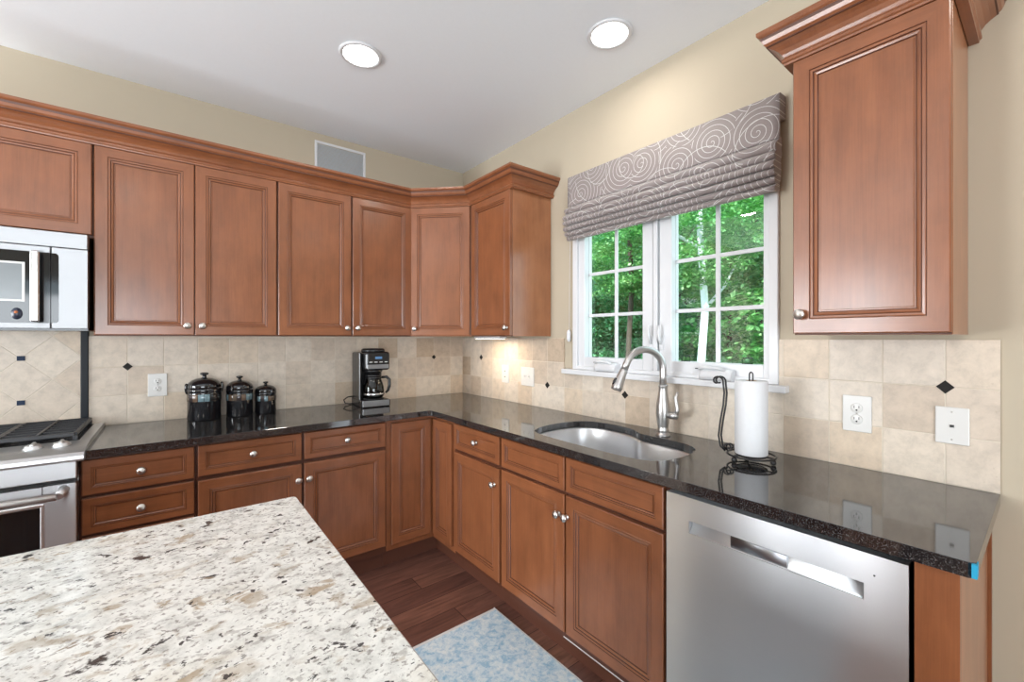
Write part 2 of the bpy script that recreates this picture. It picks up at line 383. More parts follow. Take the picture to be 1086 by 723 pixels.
# ---------------------------------------------------------------- room shell
H = 2.715
struct(MB().box(-5.6, 0.14, -6.6, 0.14, -0.1, 0).build('floor', 'floor'))
struct(MB().box(-5.6, 0.14, -6.6, 0.14, H, H+0.15).build('ceiling', 'ceil'))
struct(MB().box(-5.6, 0.14, 0, 0.14, 0, H).build('wall_back', 'wall'))
WY0, WY1, WZ0, WZ1 = -2.335, -1.265, 1.19, 2.28
wb = MB()
wb.box(0, 0.14, -6.6, WY0, 0, H).box(0, 0.14, WY1, 0, 0, H).box(0, 0.14, WY0, WY1, 0, WZ0).box(0, 0.14, WY0, WY1, WZ1, H)
struct(wb.build('wall_right', 'wall'))
wl = MB(); wl.box(-5.6, -5.46, -6.6, -1.85, 0, H).box(-5.6, -5.46, -0.39, 0, 0, H).box(-5.6, -5.46, -1.85, -0.39, 0, 0.35).box(-5.6, -5.46, -1.85, -0.39, 2.25, H)
struct(wl.build('wall_left', 'wall'))
wf = MB(); wf.box(-5.46, -4.65, -6.6, -6.46, 0, H).box(-1.95, 0, -6.6, -6.46, 0, H).box(-4.65, -1.95, -6.6, -6.46, 2.2, H)
struct(wf.build('wall_front', 'wall'))

# ---------------------------------------------------------------- window
win = bpy.data.objects.new('window_1', None); COL.objects.link(win); struct(win)
def ring_frame(mb, y0, y1, z0, z1, x0, x1, w, wb_=None, bev=0.003):
    wb_ = wb_ or w
    mb.box(x0, x1, y0, y0+w, z0, z1, bev=bev).box(x0, x1, y1-w, y1, z0, z1, bev=bev)
    mb.box(x0, x1, y0+w-0.002, y1-w+0.002, z0, z0+wb_, bev=bev).box(x0, x1, y0+w-0.002, y1-w+0.002, z1-w, z1, bev=bev)
f = MB(); ring_frame(f, -2.351, -1.249, 1.178, 2.292, -0.016, 0.11, 0.036, 0.022)
f.box(-0.010, 0.11, -1.812, -1.790, 1.19, 2.27, bev=0.002)
f.build('window_frame', 'white', win)
MB().box(-0.05, 0.0, -2.388, -1.188, 1.150, 1.178, bev=0.004, seg=2).box(-0.001, 0.11, -2.33, -1.27, 1.165, 1.186).build('window_sill', 'white', win)
GZ0, GZ1 = 1.252, 2.21
for (a, b) in ((-1.722, -1.332), (-2.292, -1.885)):
    s0, s1 = (a-0.062, b+0.052) if b > -1.5 else (a-0.030, b+0.066)
    sh = MB(); x0, x1 = -0.002, 0.036
    sh.box(x0, x1, s0, a, 1.196, 2.262, bev=0.003).box(x0, x1, b, s1, 1.196, 2.262, bev=0.003)
    sh.box(x0, x1, a-0.002, b+0.002, 1.196, GZ0, bev=0.003).box(x0, x1, a-0.002, b+0.002, GZ1, 2.262, bev=0.003)
    sh.box(0.036, 0.060, a-0.03, a, 1.21, 2.25).box(0.036, 0.060, b, b+0.03, 1.21, 2.25).box(0.036, 0.06, a, b, 1.21, GZ0).box(0.036, 0.06, a, b, GZ1, 2.25)
    so = sh.build('sash', 'white', win)
    MB().box(0.046, 0.050, a-0.01, b+0.01, GZ0-0.01, GZ1+0.01).build('window_pane', 'glass', so)
    mu = MB(); yc = (a+b)/2
    mu.box(0.036, 0.0455, yc-0.010, yc+0.010, GZ0, GZ1, bev=0.002)
    for k in (1, 2, 3):
        z = GZ0+(GZ1-GZ0)*k/4; mu.box(0.037, 0.0450, a, b, z-0.009, z+0.009, bev=0.002)
    mu.build('muntin', 'white', so)
    for yt in (b-0.055, a+0.075):
        tb = MB(); w, h_ = 0.021, 0.024; z0 = GZ0+0.001
        tb.tube([(0.030, yt-w, z0), (0.030, yt+w, z0), (0.030, yt+w-0.004, z0+h_), (0.030, yt-w-0.0, z0+h_)], 0.0028, 6, closed=True)
        tb.build('screen_pull_tab', 'black', so)
# casement locks and crank covers
for yl in (-1.778, -1.834):
    lk = MB(); lk.box(-0.010, -0.001, yl-0.011, yl+0.011, 1.305, 1.375, bev=0.003, seg=2)
    lk.tube([(-0.012, yl, 1.335), (-0.026, yl, 1.36), (-0.030, yl+0.002, 1.39), (-0.024, yl+0.003, 1.425)], [0.007, 0.0075, 0.007, 0.005], 10)
    lk.build('window_latch', 'white', win)
for yc in (-2.115, -1.512):
    cr = MB(); prof = [(-0.004, 1.178), (-0.046, 1.178), (-0.048, 1.198), (-0.040, 1.216), (-0.024, 1.224), (-0.004, 1.224)]
    cr.loft([[(x, yc-0.070, z) for x, z in prof], [(x, yc-0.058, z+0.003) for x, z in prof], [(x, yc+0.058, z+0.003) for x, z in prof], [(x, yc+0.070, z) for x, z in prof]], 0, True, True, True)
    cr.tube([(-0.030, yc+0.078, 1.226), (-0.036, yc+0.05, 1.233), (-0.036, yc-0.01, 1.231), (-0.034, yc-0.04, 1.222)], [0.006, 0.008, 0.007, 0.005], 8)
    cr.build('crank_cover', 'white', win)
    MB().box(-0.006, -0.0015, yc+0.02, yc+0.11, 1.222, 1.226).build('vent_slot', 'slot', win)

# unseen openings added to hold the fill lamps; left one placed for dishwasher streaks
w2 = MB(); ring_frame(w2, -1.86, -0.38, 0.34, 2.26, -5.60, -5.44, 0.06); w2.box(-5.56, -5.46, -1.23, -1.01, 0.4, 2.2)
struct(w2.build('added_window_2', 'white'))
w3 = MB()
for x0, x1 in ((-4.66, -4.59), (-2.01, -1.94), (-3.33, -3.27)): w3.box(x0, x1, -6.6, -6.44, 0, 2.2, bev=0.003)
w3.box(-4.66, -1.94, -6.6, -6.44, 2.14, 2.21).box(-4.66, -1.94, -6.6, -6.44, 0, 0.05)
struct(w3.build('added_door_1', 'white'))

# ---------------------------------------------------------------- woodland outside
struct(MB().box(0.3, 60, -30, 45, -1.0, -0.8).build('ground', 'grass'))
def leaves(n_cl, per, cx, rx, rz, zc, size, seed, pad=0.55):
    rnd = random.Random(seed); vs = []; fs = []
    for c in range(n_cl):
        a = rnd.uniform(0, 2*math.pi); rr = math.sqrt(rnd.uniform(0.05, 1)); hz = rnd.uniform(-1, 1)
        k = math.sqrt(max(0.02, 1-hz*hz)); cx_, cy_, cz_ = rx*rr*k*math.cos(a), rx*rr*k*math.sin(a), zc+rz*hz
        tilt = rnd.uniform(-0.25, 0.25); pr = pad*rnd.uniform(0.6, 1.3)
        for i in range(per):
            b = rnd.uniform(0, 2*math.pi); q = pr*math.sqrt(rnd.random())
            x, y = cx_+q*math.cos(b), cy_+q*math.sin(b); z = cz_ + rnd.gauss(0, 0.06) - 0.25*q*q/pr + tilt*q*math.cos(b)
            s_ = size*rnd.uniform(0.6, 1.25)
            d = Vector((rnd.gauss(0, 1), rnd.gauss(0, 1), rnd.gauss(0, 0.45))).normalized()
            nn = Vector((rnd.gauss(0, 0.55), rnd.gauss(0, 0.55), 1)).normalized(); e = nn.cross(d).normalized()
            p = Vector((x, y, z)); i0 = len(vs)
            vs += [p, p+d*s_*0.5+e*s_*0.33, p+d*s_, p+d*s_*0.5-e*s_*0.33]; fs.append((i0, i0+1, i0+2, i0+3))
    me = bpy.data.meshes.new('foliage'); me.from_pydata([tuple(v) for v in vs], [], fs); me.update(); return me
fol = [leaves(230, 95, 0, 1.9, 2.6, 3.2, 0.105, 1), leaves(210, 95, 0, 2.2, 2.3, 3.6, 0.095, 2, 0.7)]
fol[0].materials.append(M['leaf1']); fol[1].materials.append(M['leaf2'])
bush = leaves(90, 100, 0, 1.0, 0.75, 0.75, 0.075, 3, 0.4); bush.materials.append(M['leaf2'])
def trunk_mesh(seed, r, h, mat):
    rnd = random.Random(seed); mb = MB(); x = y = 0; pts = []; rad = []
    for k in range(8):
        pts.append((x, y, h*k/7)); rad.append(r*(1-0.08*k)); x += rnd.uniform(-0.06, 0.06); y += rnd.uniform(-0.06, 0.06)
    mb.tube(pts, rad, 10)
    for k in range(3, 8):
        a = rnd.uniform(0, 6.28); p = Vector(pts[k]); d = Vector((math.cos(a), math.sin(a), 0.6))
        mb.tube([p, p+d*0.6, p+d*1.2+Vector((0, 0, 0.2))], [r*0.45, r*0.3, r*0.12], 6)
    return mb, mat
CX, CY = -1.875, -3.023
def tree(r, deg, kind, rot, sc, tr, th, label, mat='bark', zoff=0.0):
    t = thing('woodland_tree', label, 'tree', (CX+r*math.cos(R(deg)), CY+r*math.sin(R(deg)), -0.8), R(rot), 'trees beyond the window')
    mb, m = trunk_mesh(int(r*10+deg), tr, th, mat); mb.build('trunk', m, t)
    o = bpy.data.objects.new('foliage', fol[kind]); COL.objects.link(o); o.parent = t; o['kind'] = 'stuff'; o.scale = (sc,)*3; o.location = (0, 0, zoff)
    return t
near = 'leafy green maple with bright layered sprays filling the right window pane'
T = [(8.6, 19.0, 0, 10, 0.95, 0.07, 4.5, 'bushy maple at the right side of the right pane, nearest the window', 'bark', -0.4),
     (9.6, 24.5, 1, 50, 0.9, 0.07, 5, 'small bright green tree behind the right pane, right of the pale trunk', 'bark', -0.6),
     (6.6, 28.1, 0, 120, 0.55, 0.066, 6, 'slim tree with a straight pale grey trunk seen in the right pane', 'palebark', 2.6),
     (11.5, 33.0, 1, 200, 0.95, 0.08, 5, 'leafy tree behind the white mullion between the two panes', 'bark', 0.2),
     (7.6, 36.6, 0, 300, 0.6, 0.055, 7, 'dark trunked tree standing in the right half of the left pane', 'bark', 2.6),
     (10.8, 42.0, 1, 250, 0.85, 0.08, 5, 'green tree filling the left half of the left pane', 'bark', -0.2),
     (12.5, 46.0, 0, 30, 1.1, 0.08, 5, 'leafy tree left of the window opening, mostly behind the frame', 'bark', 0),
     (10.0, 13.5, 1, 70, 1.1, 0.08, 5, 'leafy tree at the far right edge behind the window jamb', 'bark', 0)]
for a in T: tree(*a)
far = 'deep woodland tree, part of the green backdrop behind the nearer trunks'
for i, (r, d) in enumerate([(15, 16), (15.5, 21), (16, 26), (15.8, 31), (16.2, 35.5), (15.5, 40), (16, 45), (15.5, 50), (21, 18), (21, 23.5), (21.5, 29), (21, 34), (21.5, 39), (21, 44)]):
    tree(r, d, i % 2, 67*i, 1.5 if r < 18 else 2.0, 0.13, 7, far, 'bark', -0.5)
bl = 'rounded leafy shrub in the undergrowth below the window view'
for i, (r, d) in enumerate([(8.0, 17), (8.3, 22), (9.3, 31), (9.0, 36), (9.2, 41), (9.4, 26.0), (12.8, 20), (13, 25), (13, 30), (13.2, 35), (13, 40), (9.6, 46)]):
    s = thing('woodland_shrub', bl, 'shrub', (CX+r*math.cos(R(d)), CY+r*math.sin(R(d)), -0.8), R(50*i), 'shrubs beyond the window')
    o = bpy.data.objects.new('foliage', bush); COL.objects.link(o); o.parent = s; o['kind'] = 'stuff'; o.scale = (1.25, 1.25, 1.25 if r < 11 else 2.2)

# ---------------------------------------------------------------- backsplash
A = MB(); A.box(-2.207, -0.001, -0.010, -0.0004, 0.914, 1.371)
ba = tag(A.build('tile_backsplash', 'tileA'), 'travertine tile backsplash on the back wall behind canisters and coffee maker', 'backsplash')
def diamond(parent, axis, u, z, off=0.0125, h=0.021, mat='accent', square=False):
    mb = MB(); pts = [(-h, 0), (0, -h), (h, 0), (0, h)] if not square else [(-h, -h*0.85), (h, -h*0.85), (h, h*0.85), (-h, h*0.85)]
    if axis == 'A': a = [(u+p, -0.009, z+q) for p, q in pts]; b = [(u+p*0.95, -off, z+q*0.95) for p, q in pts]
    else: a = [(-0.009, u+p, z+q) for p, q in pts]; b = [(-off, u+p*0.95, z+q*0.95) for p, q in pts]
    mb.loft([a, b], 0, True, True, True, False); return mb.build('accent_tile', mat, parent)
diamond(ba, 'A', -2.061, 1.212); diamond(ba, 'A', -0.273, 1.212, h=0.018)
B = MB(); B.box(-0.010, -0.0004, -1.172, -0.010, 0.914, 1.360).box(-0.010, -0.0004, -2.352, -1.172, 0.914, 1.150).box(-0.010, -0.0004, -2.926, -2.352, 0.914, 1.357)
bb = tag(B.build('tile_backsplash', 'tileB'), 'travertine tile backsplash on the window wall around sink and outlets', 'backsplash')
for y, z in ((-0.281, 1.212), (-1.026, 1.063), (-1.622, 1.063), (-2.814, 1.212)): diamond(bb, 'B', y, z)
D = MB(); D.box(-2.95, -2.236, -0.010, 0, 0.90, 1.396)
bd = tag(D.build('tile_backsplash', 'tileD'), 'diagonal travertine tile panel behind the range under the microwave', 'backsplash')
for z in (1.266, 1.057): 
    d = diamond(bd, 'A', -2.435, z, h=0.0135, mat='blue_tile', square=True)
MB().box(-2.236, -2.207, -0.017, 0, 0.90, 1.396, bev=0.004, seg=2).build('border_tile', 'pencil', bd, 'black vertical border strip')

# ---------------------------------------------------------------- cabinet joinery
PROF = [(0, .020), (0, .003), (.003, 0), (.044, 0), (.0455, .0025), (.048, .0015), (.0535, .0020), (.056, .0055), (.0585, .0045), (.064, .0065), (.0665, .0105), (.070, .0105), (.0715, .009)]
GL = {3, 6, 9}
def front_gap_shade(o):  # colours the box front dark so door gaps look shaded
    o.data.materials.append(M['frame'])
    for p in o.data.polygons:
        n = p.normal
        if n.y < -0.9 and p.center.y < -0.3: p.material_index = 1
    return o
def panel_front(mb, x0, x1, z0, z1, yf, k=1.0):
    """Mitred frame with bead and flat panel; front faces -Y at yf."""
    prof = [(i if i <= 0.0031 else 0.003+(i-0.003)*k, d) for i, d in PROF]
    rings = []
    for i, d in prof:
        a, b, c, e = x0+i, x1-i, z0+i, z1-i
        rings.append([mb.bm.verts.new(p) for p in ((a, yf+d, c), (b, yf+d, c), (b, yf+d, e), (a, yf+d, e))])
    for r in range(len(rings)-1):
        for s in range(4):
            f = mb.bm.faces.new((rings[r][s], rings[r][(s+1) % 4], rings[r+1][(s+1) % 4], rings[r+1][s]))
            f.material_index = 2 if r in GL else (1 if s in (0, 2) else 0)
    f = mb.bm.faces.new(rings[-1]); f.material_index = 0
    f = mb.bm.faces.new(list(reversed(rings[0]))); f.material_index = 0
def knob(parent, x, z, yf, r=0.0165):
    mb = MB(); mb.lathe([(0.0, 0), (r*0.62, 0), (r*0.62, .002), (r*.40, .004), (r*.33, .010), (r*.45, .014), (r*.92, .018), (r, .0215), (r*.93, .025), (r*.6, .0285), (0, .030)], (x, yf, z), 'y-', 20, cap=False)
    return mb.build('knob', 'nickel', parent)
def door(root, x0, x1, z0, z1, yf, kn=None, name='cabinet_door', k=1.0):
    mb = MB(); panel_front(mb, x0, x1, z0, z1, yf, k); o = mb.build(name, ['wv', 'wh', 'glaze_shade'], root)
    if kn: knob(o, kn[0], kn[1], yf)
    return o
def drawer(root, x0, x1, z0, z1, yf, kn=True, name='drawer', k=0.60):
    mb = MB(); panel_front(mb, x0, x1, z0, z1, yf, k); o = mb.build(name, ['wh', 'wh', 'glaze_shade'], root)
    if kn: knob(o, (x0+x1)/2, (z0+z1)/2+0.001, yf+0.0085)
    return o
RB = R(-90)     # wall B: local x = -world y, front faces -X
def upper(name_label, x0, x1, doors, z0=1.372, z1=2.34, loc=(0,0,0), rot=0, yb=-0.002, body_front=-0.31):
    t = thing('wall_cabinet', name_label, 'cabinet', loc, rot)
    front_gap_shade(MB().box(x0+0.0006, x1-0.0006, body_front, yb, z0, z1, bev=0.001).build('cabinet_box', 'wend', t))
    for d in doors: door(t, *d)
    return t
UT = 2.236; UB = 1.377; YU = -0.33
upper('short stained wall cabinet above the microwave with wide recessed panel doors', -2.925, -2.158, [(-2.920, -2.546, 1.827, UT, YU, (-2.58, 1.86)), (-2.540, -2.162, 1.827, UT, YU)], z0=1.815)
upper('tall two door wall cabinet directly right of the microwave', -2.158, -1.416, [(-2.154, -1.790, UB, UT, YU, (-1.818, 1.423)), (-1.786, -1.421, UB, UT, YU, (-1.757, 1.423))])
upper('tall two door wall cabinet between microwave side cabinet and corner cabinet, above coffee maker', -1.416, -0.607, [(-1.411, -1.011, UB, UT, YU, (-1.038, 1.423)), (-1.001, -0.612, UB, UT, YU, (-0.974, 1.423))])
# diagonal corner
t = thing('wall_cabinet', 'narrow diagonal corner wall cabinet facing the room across the inside corner', 'cabinet')
MB().prism([(-0.002, -0.002), (-0.6064, -0.002), (-0.6064, -0.31), (-0.31, -0.6064), (-0.002, -0.6064)], 1.372, 2.34).build('cabinet_box', 'wend', t)
mb = MB(); panel_front(mb, -0.202, 0.202, UB, UT, -0.02, 1.0)
mb.lathe([(0, 0), (0, 0)], (0, 0, 0), 'y-', 3, cap=False)
do = None
bmesh.ops.delete(mb.bm, geom=[v for v in mb.bm.verts if v.co.length < 1e-3], context='VERTS')
do = mb.build('cabinet_door', ['wv', 'wh', 'glaze_shade'], t); kn = knob(do, -0.172, 1.423, -0.02)
do.location = (-0.4585, -0.4585, 0); do.rotation_euler = (0, 0, R(-45))
# wall B uppers
upper('narrow single door wall cabinet between the corner cabinet and the window', 0.608, 1.050, [(0.634, 1.046, UB, UT, YU, (1.018, 1.423))], rot=RB)
upper('large single door wall cabinet right of the window near the frame edge', 2.505, 2.862, [(2.507, 2.860, UB, UT, YU, (2.530, 1.436))], rot=RB)

# crown moulding
CP = [(0, 2.237), (.0215, 2.237), (.0225, 2.243), (.027, 2.247), (.0275, 2.254), (.024, 2.259), (.020, 2.261), (.022, 2.2635), (.026, 2.272), (.034, 2.283), (.045, 2.292), (.056, 2.298), (.060, 2.299), (.060, 2.303), (.066, 2.309), (.071, 2.320), (.073, 2.329), (.079, 2.333), (.082, 2.337), (.082, 2.348), (0, 2.348)]
def crown(path, name, label):
    P = [Vector(p) for p in path]; n = len(P); nor = []
    for i in range(n-1):
        d = (P[i+1]-P[i]).normalized(); nor.append(Vector((d.y, -d.x)))
    rings = []
    for i in range(n):
        if i == 0: m = nor[0]
        elif i == n-1: m = nor[-1]
        else: m = (nor[i-1]+nor[i]); m = m/(m.dot(nor[i]))
        rings.append([(P[i].x+m.x*o, P[i].y+m.y*o, z) for o, z in CP])
    mb = MB(); mb.loft(rings, 0, True, True, True, False)
    for f in mb.bm.faces:
        c = f.calc_center_median()
    # glazed quirks, plus extra dark faces painting in cove shade
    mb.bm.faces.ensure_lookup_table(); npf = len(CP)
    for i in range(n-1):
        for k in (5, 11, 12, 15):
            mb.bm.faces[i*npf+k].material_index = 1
    return tag(mb.build(name, ['wh', 'glaze_shade']), label, 'moulding')
e = 0.0008
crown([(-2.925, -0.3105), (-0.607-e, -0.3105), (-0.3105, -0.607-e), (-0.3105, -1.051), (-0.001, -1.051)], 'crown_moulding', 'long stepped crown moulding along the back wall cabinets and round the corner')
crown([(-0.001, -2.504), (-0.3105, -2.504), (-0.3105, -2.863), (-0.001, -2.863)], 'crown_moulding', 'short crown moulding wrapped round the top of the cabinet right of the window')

# base cabinets
YB = -0.60
def base(label, x0, x1, loc=(0,0,0), rot=0, openbox=False, name='base_cabinet'):
    t = thing(name, label, 'cabinet', loc, rot)
    mb = MB(); x0 += 0.0006; x1 -= 0.0006
    if openbox:
        mb.box(x0, x0+0.018, -0.58, -0.02, 0.105, 0.880).box(x1-0.018, x1, -0.58, -0.02, 0.105, 0.880).box(x0+0.018, x1-0.018, -0.56, -0.02, 0.105, 0.123)
        mb.box(x0+0.018, x1-0.018, -0.58, -0.562, 0.105, 0.150).box(x0+0.018, x1-0.018, -0.58, -0.562, 0.70, 0.880).box(x0+0.018, x0+0.05, -0.58, -0.562, 0.15, 0.70).box(x1-0.05, x1-0.018, -0.58, -0.562, 0.15, 0.70)
        mb.box((x0+x1)/2-0.03, (x0+x1)/2+0.03, -0.58, -0.562, 0.15, 0.70)
    else: mb.box(x0, x1, -0.58, -0.002, 0.105, 0.881)
    front_gap_shade(mb.build('cabinet_box', 'wv', t))
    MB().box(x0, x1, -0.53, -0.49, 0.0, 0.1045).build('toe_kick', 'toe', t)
    return t
DT, DB_, ZT, ZB = 0.708, 0.145, 0.868, 0.725
t = base('three drawer base cabinet beside the range on the back wall', -2.172, -1.792)
drawer(t, -2.163, -1.799, ZB, ZT, YB); drawer(t, -2.163, -1.799, 0.566, 0.712, YB, True); drawer(t, -2.163, -1.799, 0.145, 0.552, YB, True, k=0.8)
t = base('base cabinet with two drawers over two doors below canisters and coffee maker', -1.792, -0.890)
drawer(t, -1.785, -1.350, 0.728, ZT, YB); drawer(t, -1.338, -0.900, 0.728, ZT, YB)
door(t, -1.785, -1.350, DB_, DT, YB, (-1.368, 0.629)); door(t, -1.338, -0.900, DB_, DT, YB, (-1.316, 0.629))
# corner
t = thing('base_cabinet', 'inside corner base cabinet with two narrow folding door leaves and no knobs', 'cabinet')
MB().prism([(-0.002, -0.002), (-0.8894, -0.002), (-0.8894, -0.58), (-0.58, -0.58), (-0.58, -0.8534), (-0.002, -0.8534)], 0.105, 0.881).build('cabinet_box', 'wv', t)
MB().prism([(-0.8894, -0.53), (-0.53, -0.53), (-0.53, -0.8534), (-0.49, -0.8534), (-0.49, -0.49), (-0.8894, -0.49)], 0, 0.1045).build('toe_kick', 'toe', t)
door(t, -0.862, -0.606, 0.140, 0.857, YB, name='folding_door_leaf')
mb = MB(); panel_front(mb, 0.604, 0.832, 0.140, 0.857, YB); lf = mb.build('folding_door_leaf', ['wv', 'wh', 'glaze_shade'], t); lf.rotation_euler = (0, 0, RB)
t = base('narrow base cabinet with one drawer over one door left of the sink', 0.854, 1.312, rot=RB)
drawer(t, 0.868, 1.303, ZB, ZT, YB); door(t, 0.868, 1.303, 0.137, 0.706, YB, (1.264, 0.622))
t = base('wide sink base cabinet with two false drawer fronts and two tall doors', 1.312, 2.229, rot=RB, openbox=True)
drawer(t, 1.322, 1.757, ZB, ZT, YB, False, 'false_drawer_front'); drawer(t, 1.767, 2.217, ZB, ZT, YB, False, 'false_drawer_front')
door(t, 1.322, 1.757, 0.137, 0.710, YB, (1.727, 0.624)); door(t, 1.767, 2.217, 0.137, 0.710, YB, (1.775, 0.624+0.0))
MB().box(1.69, 2.02, -0.536, -0.5305, 0.055, 0.098, bev=0.002).build('toe_kick_vent', 'plate', t, 'white toe kick vent strip')
# end panel
t = thing('cabinet_end_panel', 'stained wood filler and end panel closing the counter run right of the dishwasher', 'end panel', rotz=RB)
MB().box(2.832, 2.902, -0.602, -0.58, 0.0, 0.880, bev=0.001).build('filler_strip', 'wv', t)
MB().box(2.884, 2.902, -0.5795, -0.020, 0.0, 0.880).build('side_panel', 'wend', t)
MB().box(2.884, 2.910, -0.0195, -0.0005, 0.0, 0.880).build('scribe_trim', 'wv', t)

# ---------------------------------------------------------------- worktop with sink cut-out
SINK = [(-.490,-1.450),(-.430,-1.420),(-.350,-1.405),(-.250,-1.405),(-.170,-1.425),(-.118,-1.465),(-.092,-1.53),(-.086,-1.62),(-.094,-1.71),(-.118,-1.765),(-.150,-1.805),(-.162,-1.850),(-.162,-1.95),(-.166,-2.03),(-.188,-2.09),(-.225,-2.13),(-.300,-2.150),(-.40,-2.152),(-.470,-2.137),(-.512,-2.10),(-.530,-2.04),(-.537,-1.95),(-.540,-1.8),(-.537,-1.62),(-.530,-1.53),(-.516,-1.48)]
def offset_poly(P, d):
    n = len(P); out = []
    for i in range(n):
        a, b, c = Vector(P[i-1]), Vector(P[i]), Vector(P[(i+1) % n])
        d1 = (b-a).normalized(); d2 = (c-b).normalized(); n1 = Vector((d1.y, -d1.x)); n2 = Vector((d2.y, -d2.x)); m = n1+n2; m = m/max(0.3, m.dot(n1))
        out.append((b.x+m.x*d, b.y+m.y*d))
    return out
def area2(P): return sum(P[i-1][0]*P[i][1]-P[i][0]*P[i-1][1] for i in range(len(P)))
def ccw(P): return P if area2(P) > 0 else list(reversed(P))
def smooth_poly(P, it=1):
    for _ in range(it):
        Q = []
        for i in range(len(P)):
            a, b = Vector(P[i]), Vector(P[(i+1) % len(P)]); Q += [tuple(a*0.75+b*0.25), tuple(a*0.25+b*0.75)]
        P = Q
    return P
SK = ccw(smooth_poly(SINK))
def slab(outer, holes, z0, z1, ch, name, mat):
    mb = MB(); bm = mb.bm
    outer = ccw(outer); holes = [ccw(h) for h in holes]
    def loop(P, z): return [bm.verts.new((x, y, z)) for x, y in P]
    def wall(L0, L1):
        n = len(L0); return [bm.faces.new((L0[i], L0[(i+1) % n], L1[(i+1) % n], L1[i])) for i in range(n)]
    tops, bots = [], []
    for P, sgn in [(outer, -1)]+[(h, 1) for h in holes]:
        top = loop(offset_poly(P, sgn*ch), z1); mid = loop(P, z1-ch); bot = loop(P, z0)
        wall(bot, mid); wall(mid, top); tops.append(top); bots.append(bot)
    for Ls in (tops, bots):
        es = []
        for L in Ls:
            for i in range(len(L)):
                e = bm.edges.get((L[i], L[(i+1) % len(L)])) or bm.edges.new((L[i], L[(i+1) % len(L)])); es.append(e)
        bmesh.ops.triangle_fill(bm, edges=es, use_beauty=True, use_dissolve=False)
    return mb.build(name, mat)
CT0, CT1 = 0.882, 0.914
outer = [(-2.163, -0.0105), (-2.163, -0.6313), (-0.650, -0.6313), (-0.632, -0.6350), (-0.6235, -0.650), (-0.6235, -2.915), (-0.615, -2.926), (-0.0105, -2.926), (-0.0105, -0.0105)]
ctop = slab(outer, [SK], CT0, CT1, 0.0008, 'granite_worktop', 'bgranite')
tag(ctop, 'black speckled granite worktop running round the corner with an undermount sink cut-out', 'worktop')
tag(MB().box(-0.6252, -0.6150, -2.9280, -2.9200, 0.884, 0.912).box(-0.6150, -0.600, -2.9280, -2.9262, 0.884, 0.912).build('masking_tape', 'tape'), 'small strip of blue tape on the outer corner of the black worktop', 'tape')

# sink
sk = thing('kitchen_sink', 'double bowl undermount stainless sink set in the black worktop', 'sink', (0, 0, 0))
def clip(P, yc, keep_above):
    out = []
    n = len(P)
    for i in range(n):
        a, b = P[i], P[(i+1) % n]; ia = (a[1] > yc) == keep_above; ib = (b[1] > yc) == keep_above
        if ia: out.append(a)
        if ia != ib:
            tt = (yc-a[1])/(b[1]-a[1]); out.append((a[0]+tt*(b[0]-a[0]), yc))
    return out
def bowl(P, zf, name):
    P = ccw(P); c = Vector((sum(p[0] for p in P)/len(P), sum(p[1] for p in P)/len(P)))
    def sc(k): return [(c.x+(x-c.x)*k, c.y+(y-c.y)*k) for x, y in P]
    mb = MB(); rings = []
    for k, z in ((1.03, 0.8810), (1.03, 0.8790), (1.0, 0.878), (0.985, 0.87), (0.975, 0.80), (0.965, zf+0.03), (0.945, zf+0.012), (0.90, zf+0.003), (0.80, zf)): rings.append([(x, y, z) for x, y in sc(k)])
    mb.loft(rings, 0, True, False, True)
    o = mb.build(name, 'steel_sink', sk); mod = o.modifiers.new('solid', 'SOLIDIFY'); mod.thickness = 0.0015; mod.offset = 1
    dr = MB(); dr.lathe([(0.045, 0.001), (0.045, 0.003), (0.036, 0.004), (0.034, 0.0015), (0.012, 0.0015), (0.010, 0.006), (0.0, 0.007)], (c.x, c.y, zf), 'z', 24, cap=False)
    dr.build('drain', 'steel_plain', o)
def basin(P, zf):
    P = ccw(P); mb = MB(); rings = []
    for d, z in ((.012, .8812), (.012, .8795), (.002, .8785), (-.001, .872), (-.006, .76), (-.012, zf+.03), (-.022, zf+.010), (-.045, zf)):
        rings.append([(x, y, z) for x, y in offset_poly(P, d)])
    mb.loft(rings, 0, True, False, True)
    return mb.build('basin', 'steel_sink', sk)
bo = basin(SK, 0.69)
MB().box(-.528, -.170, -1.872, -1.842, .6905, .772, bev=.010, seg=3).build('bowl_divider', 'steel_sink', sk)
for cx_, cy_ in ((-.32, -1.62), (-.35, -2.01)):
    MB().lathe([(.045, .001), (.045, .003), (.036, .004), (.034, .0015), (.012, .0015), (.010, .006), (0, .007)], (cx_, cy_, .69), 'z', 24, cap=False).build('drain', 'steel_plain', bo)

# faucet
FX, FY = -0.105, -1.905
fc = thing('kitchen_faucet', 'brushed nickel gooseneck pull-down faucet behind the sink', 'faucet', (FX, FY, CT1))
MB().lathe([(0.0, 0), (.031, 0), (.032, .004), (.029, .009), (.024, .012), (.0235, .018), (.026, .022), (.0265, .026), (.023, .032), (.0245, .045), (.029, .075), (.0315, .105), (.031, .13), (.027, .16), (.0215, .19), (.019, .215), (.0195, .222), (.0215, .225), (.0215, .231), (.017, .234), (.0, .234)], (0, 0, 0), 'z', 32, cap=False).build('faucet_body', 'chrome', fc)
pts = [(0, 0, .23), (0, 0, .27), (0, 0, .305)]; RC = 0.098; sd = Vector((-0.93, 0.36, 0)).normalized()
for k in range(1, 15):
    a = math.pi*k/14*0.90; d = RC*(1-math.cos(a)); pts.append((sd.x*d, sd.y*d, .305+RC*math.sin(a)*0.93))
l2 = Vector(pts[-1]); dd = (l2-Vector(pts[-2])).normalized(); pts.append(tuple(l2+dd*0.03))
MB().tube(pts, 0.0155, 16).build('spout', 'chrome', fc)
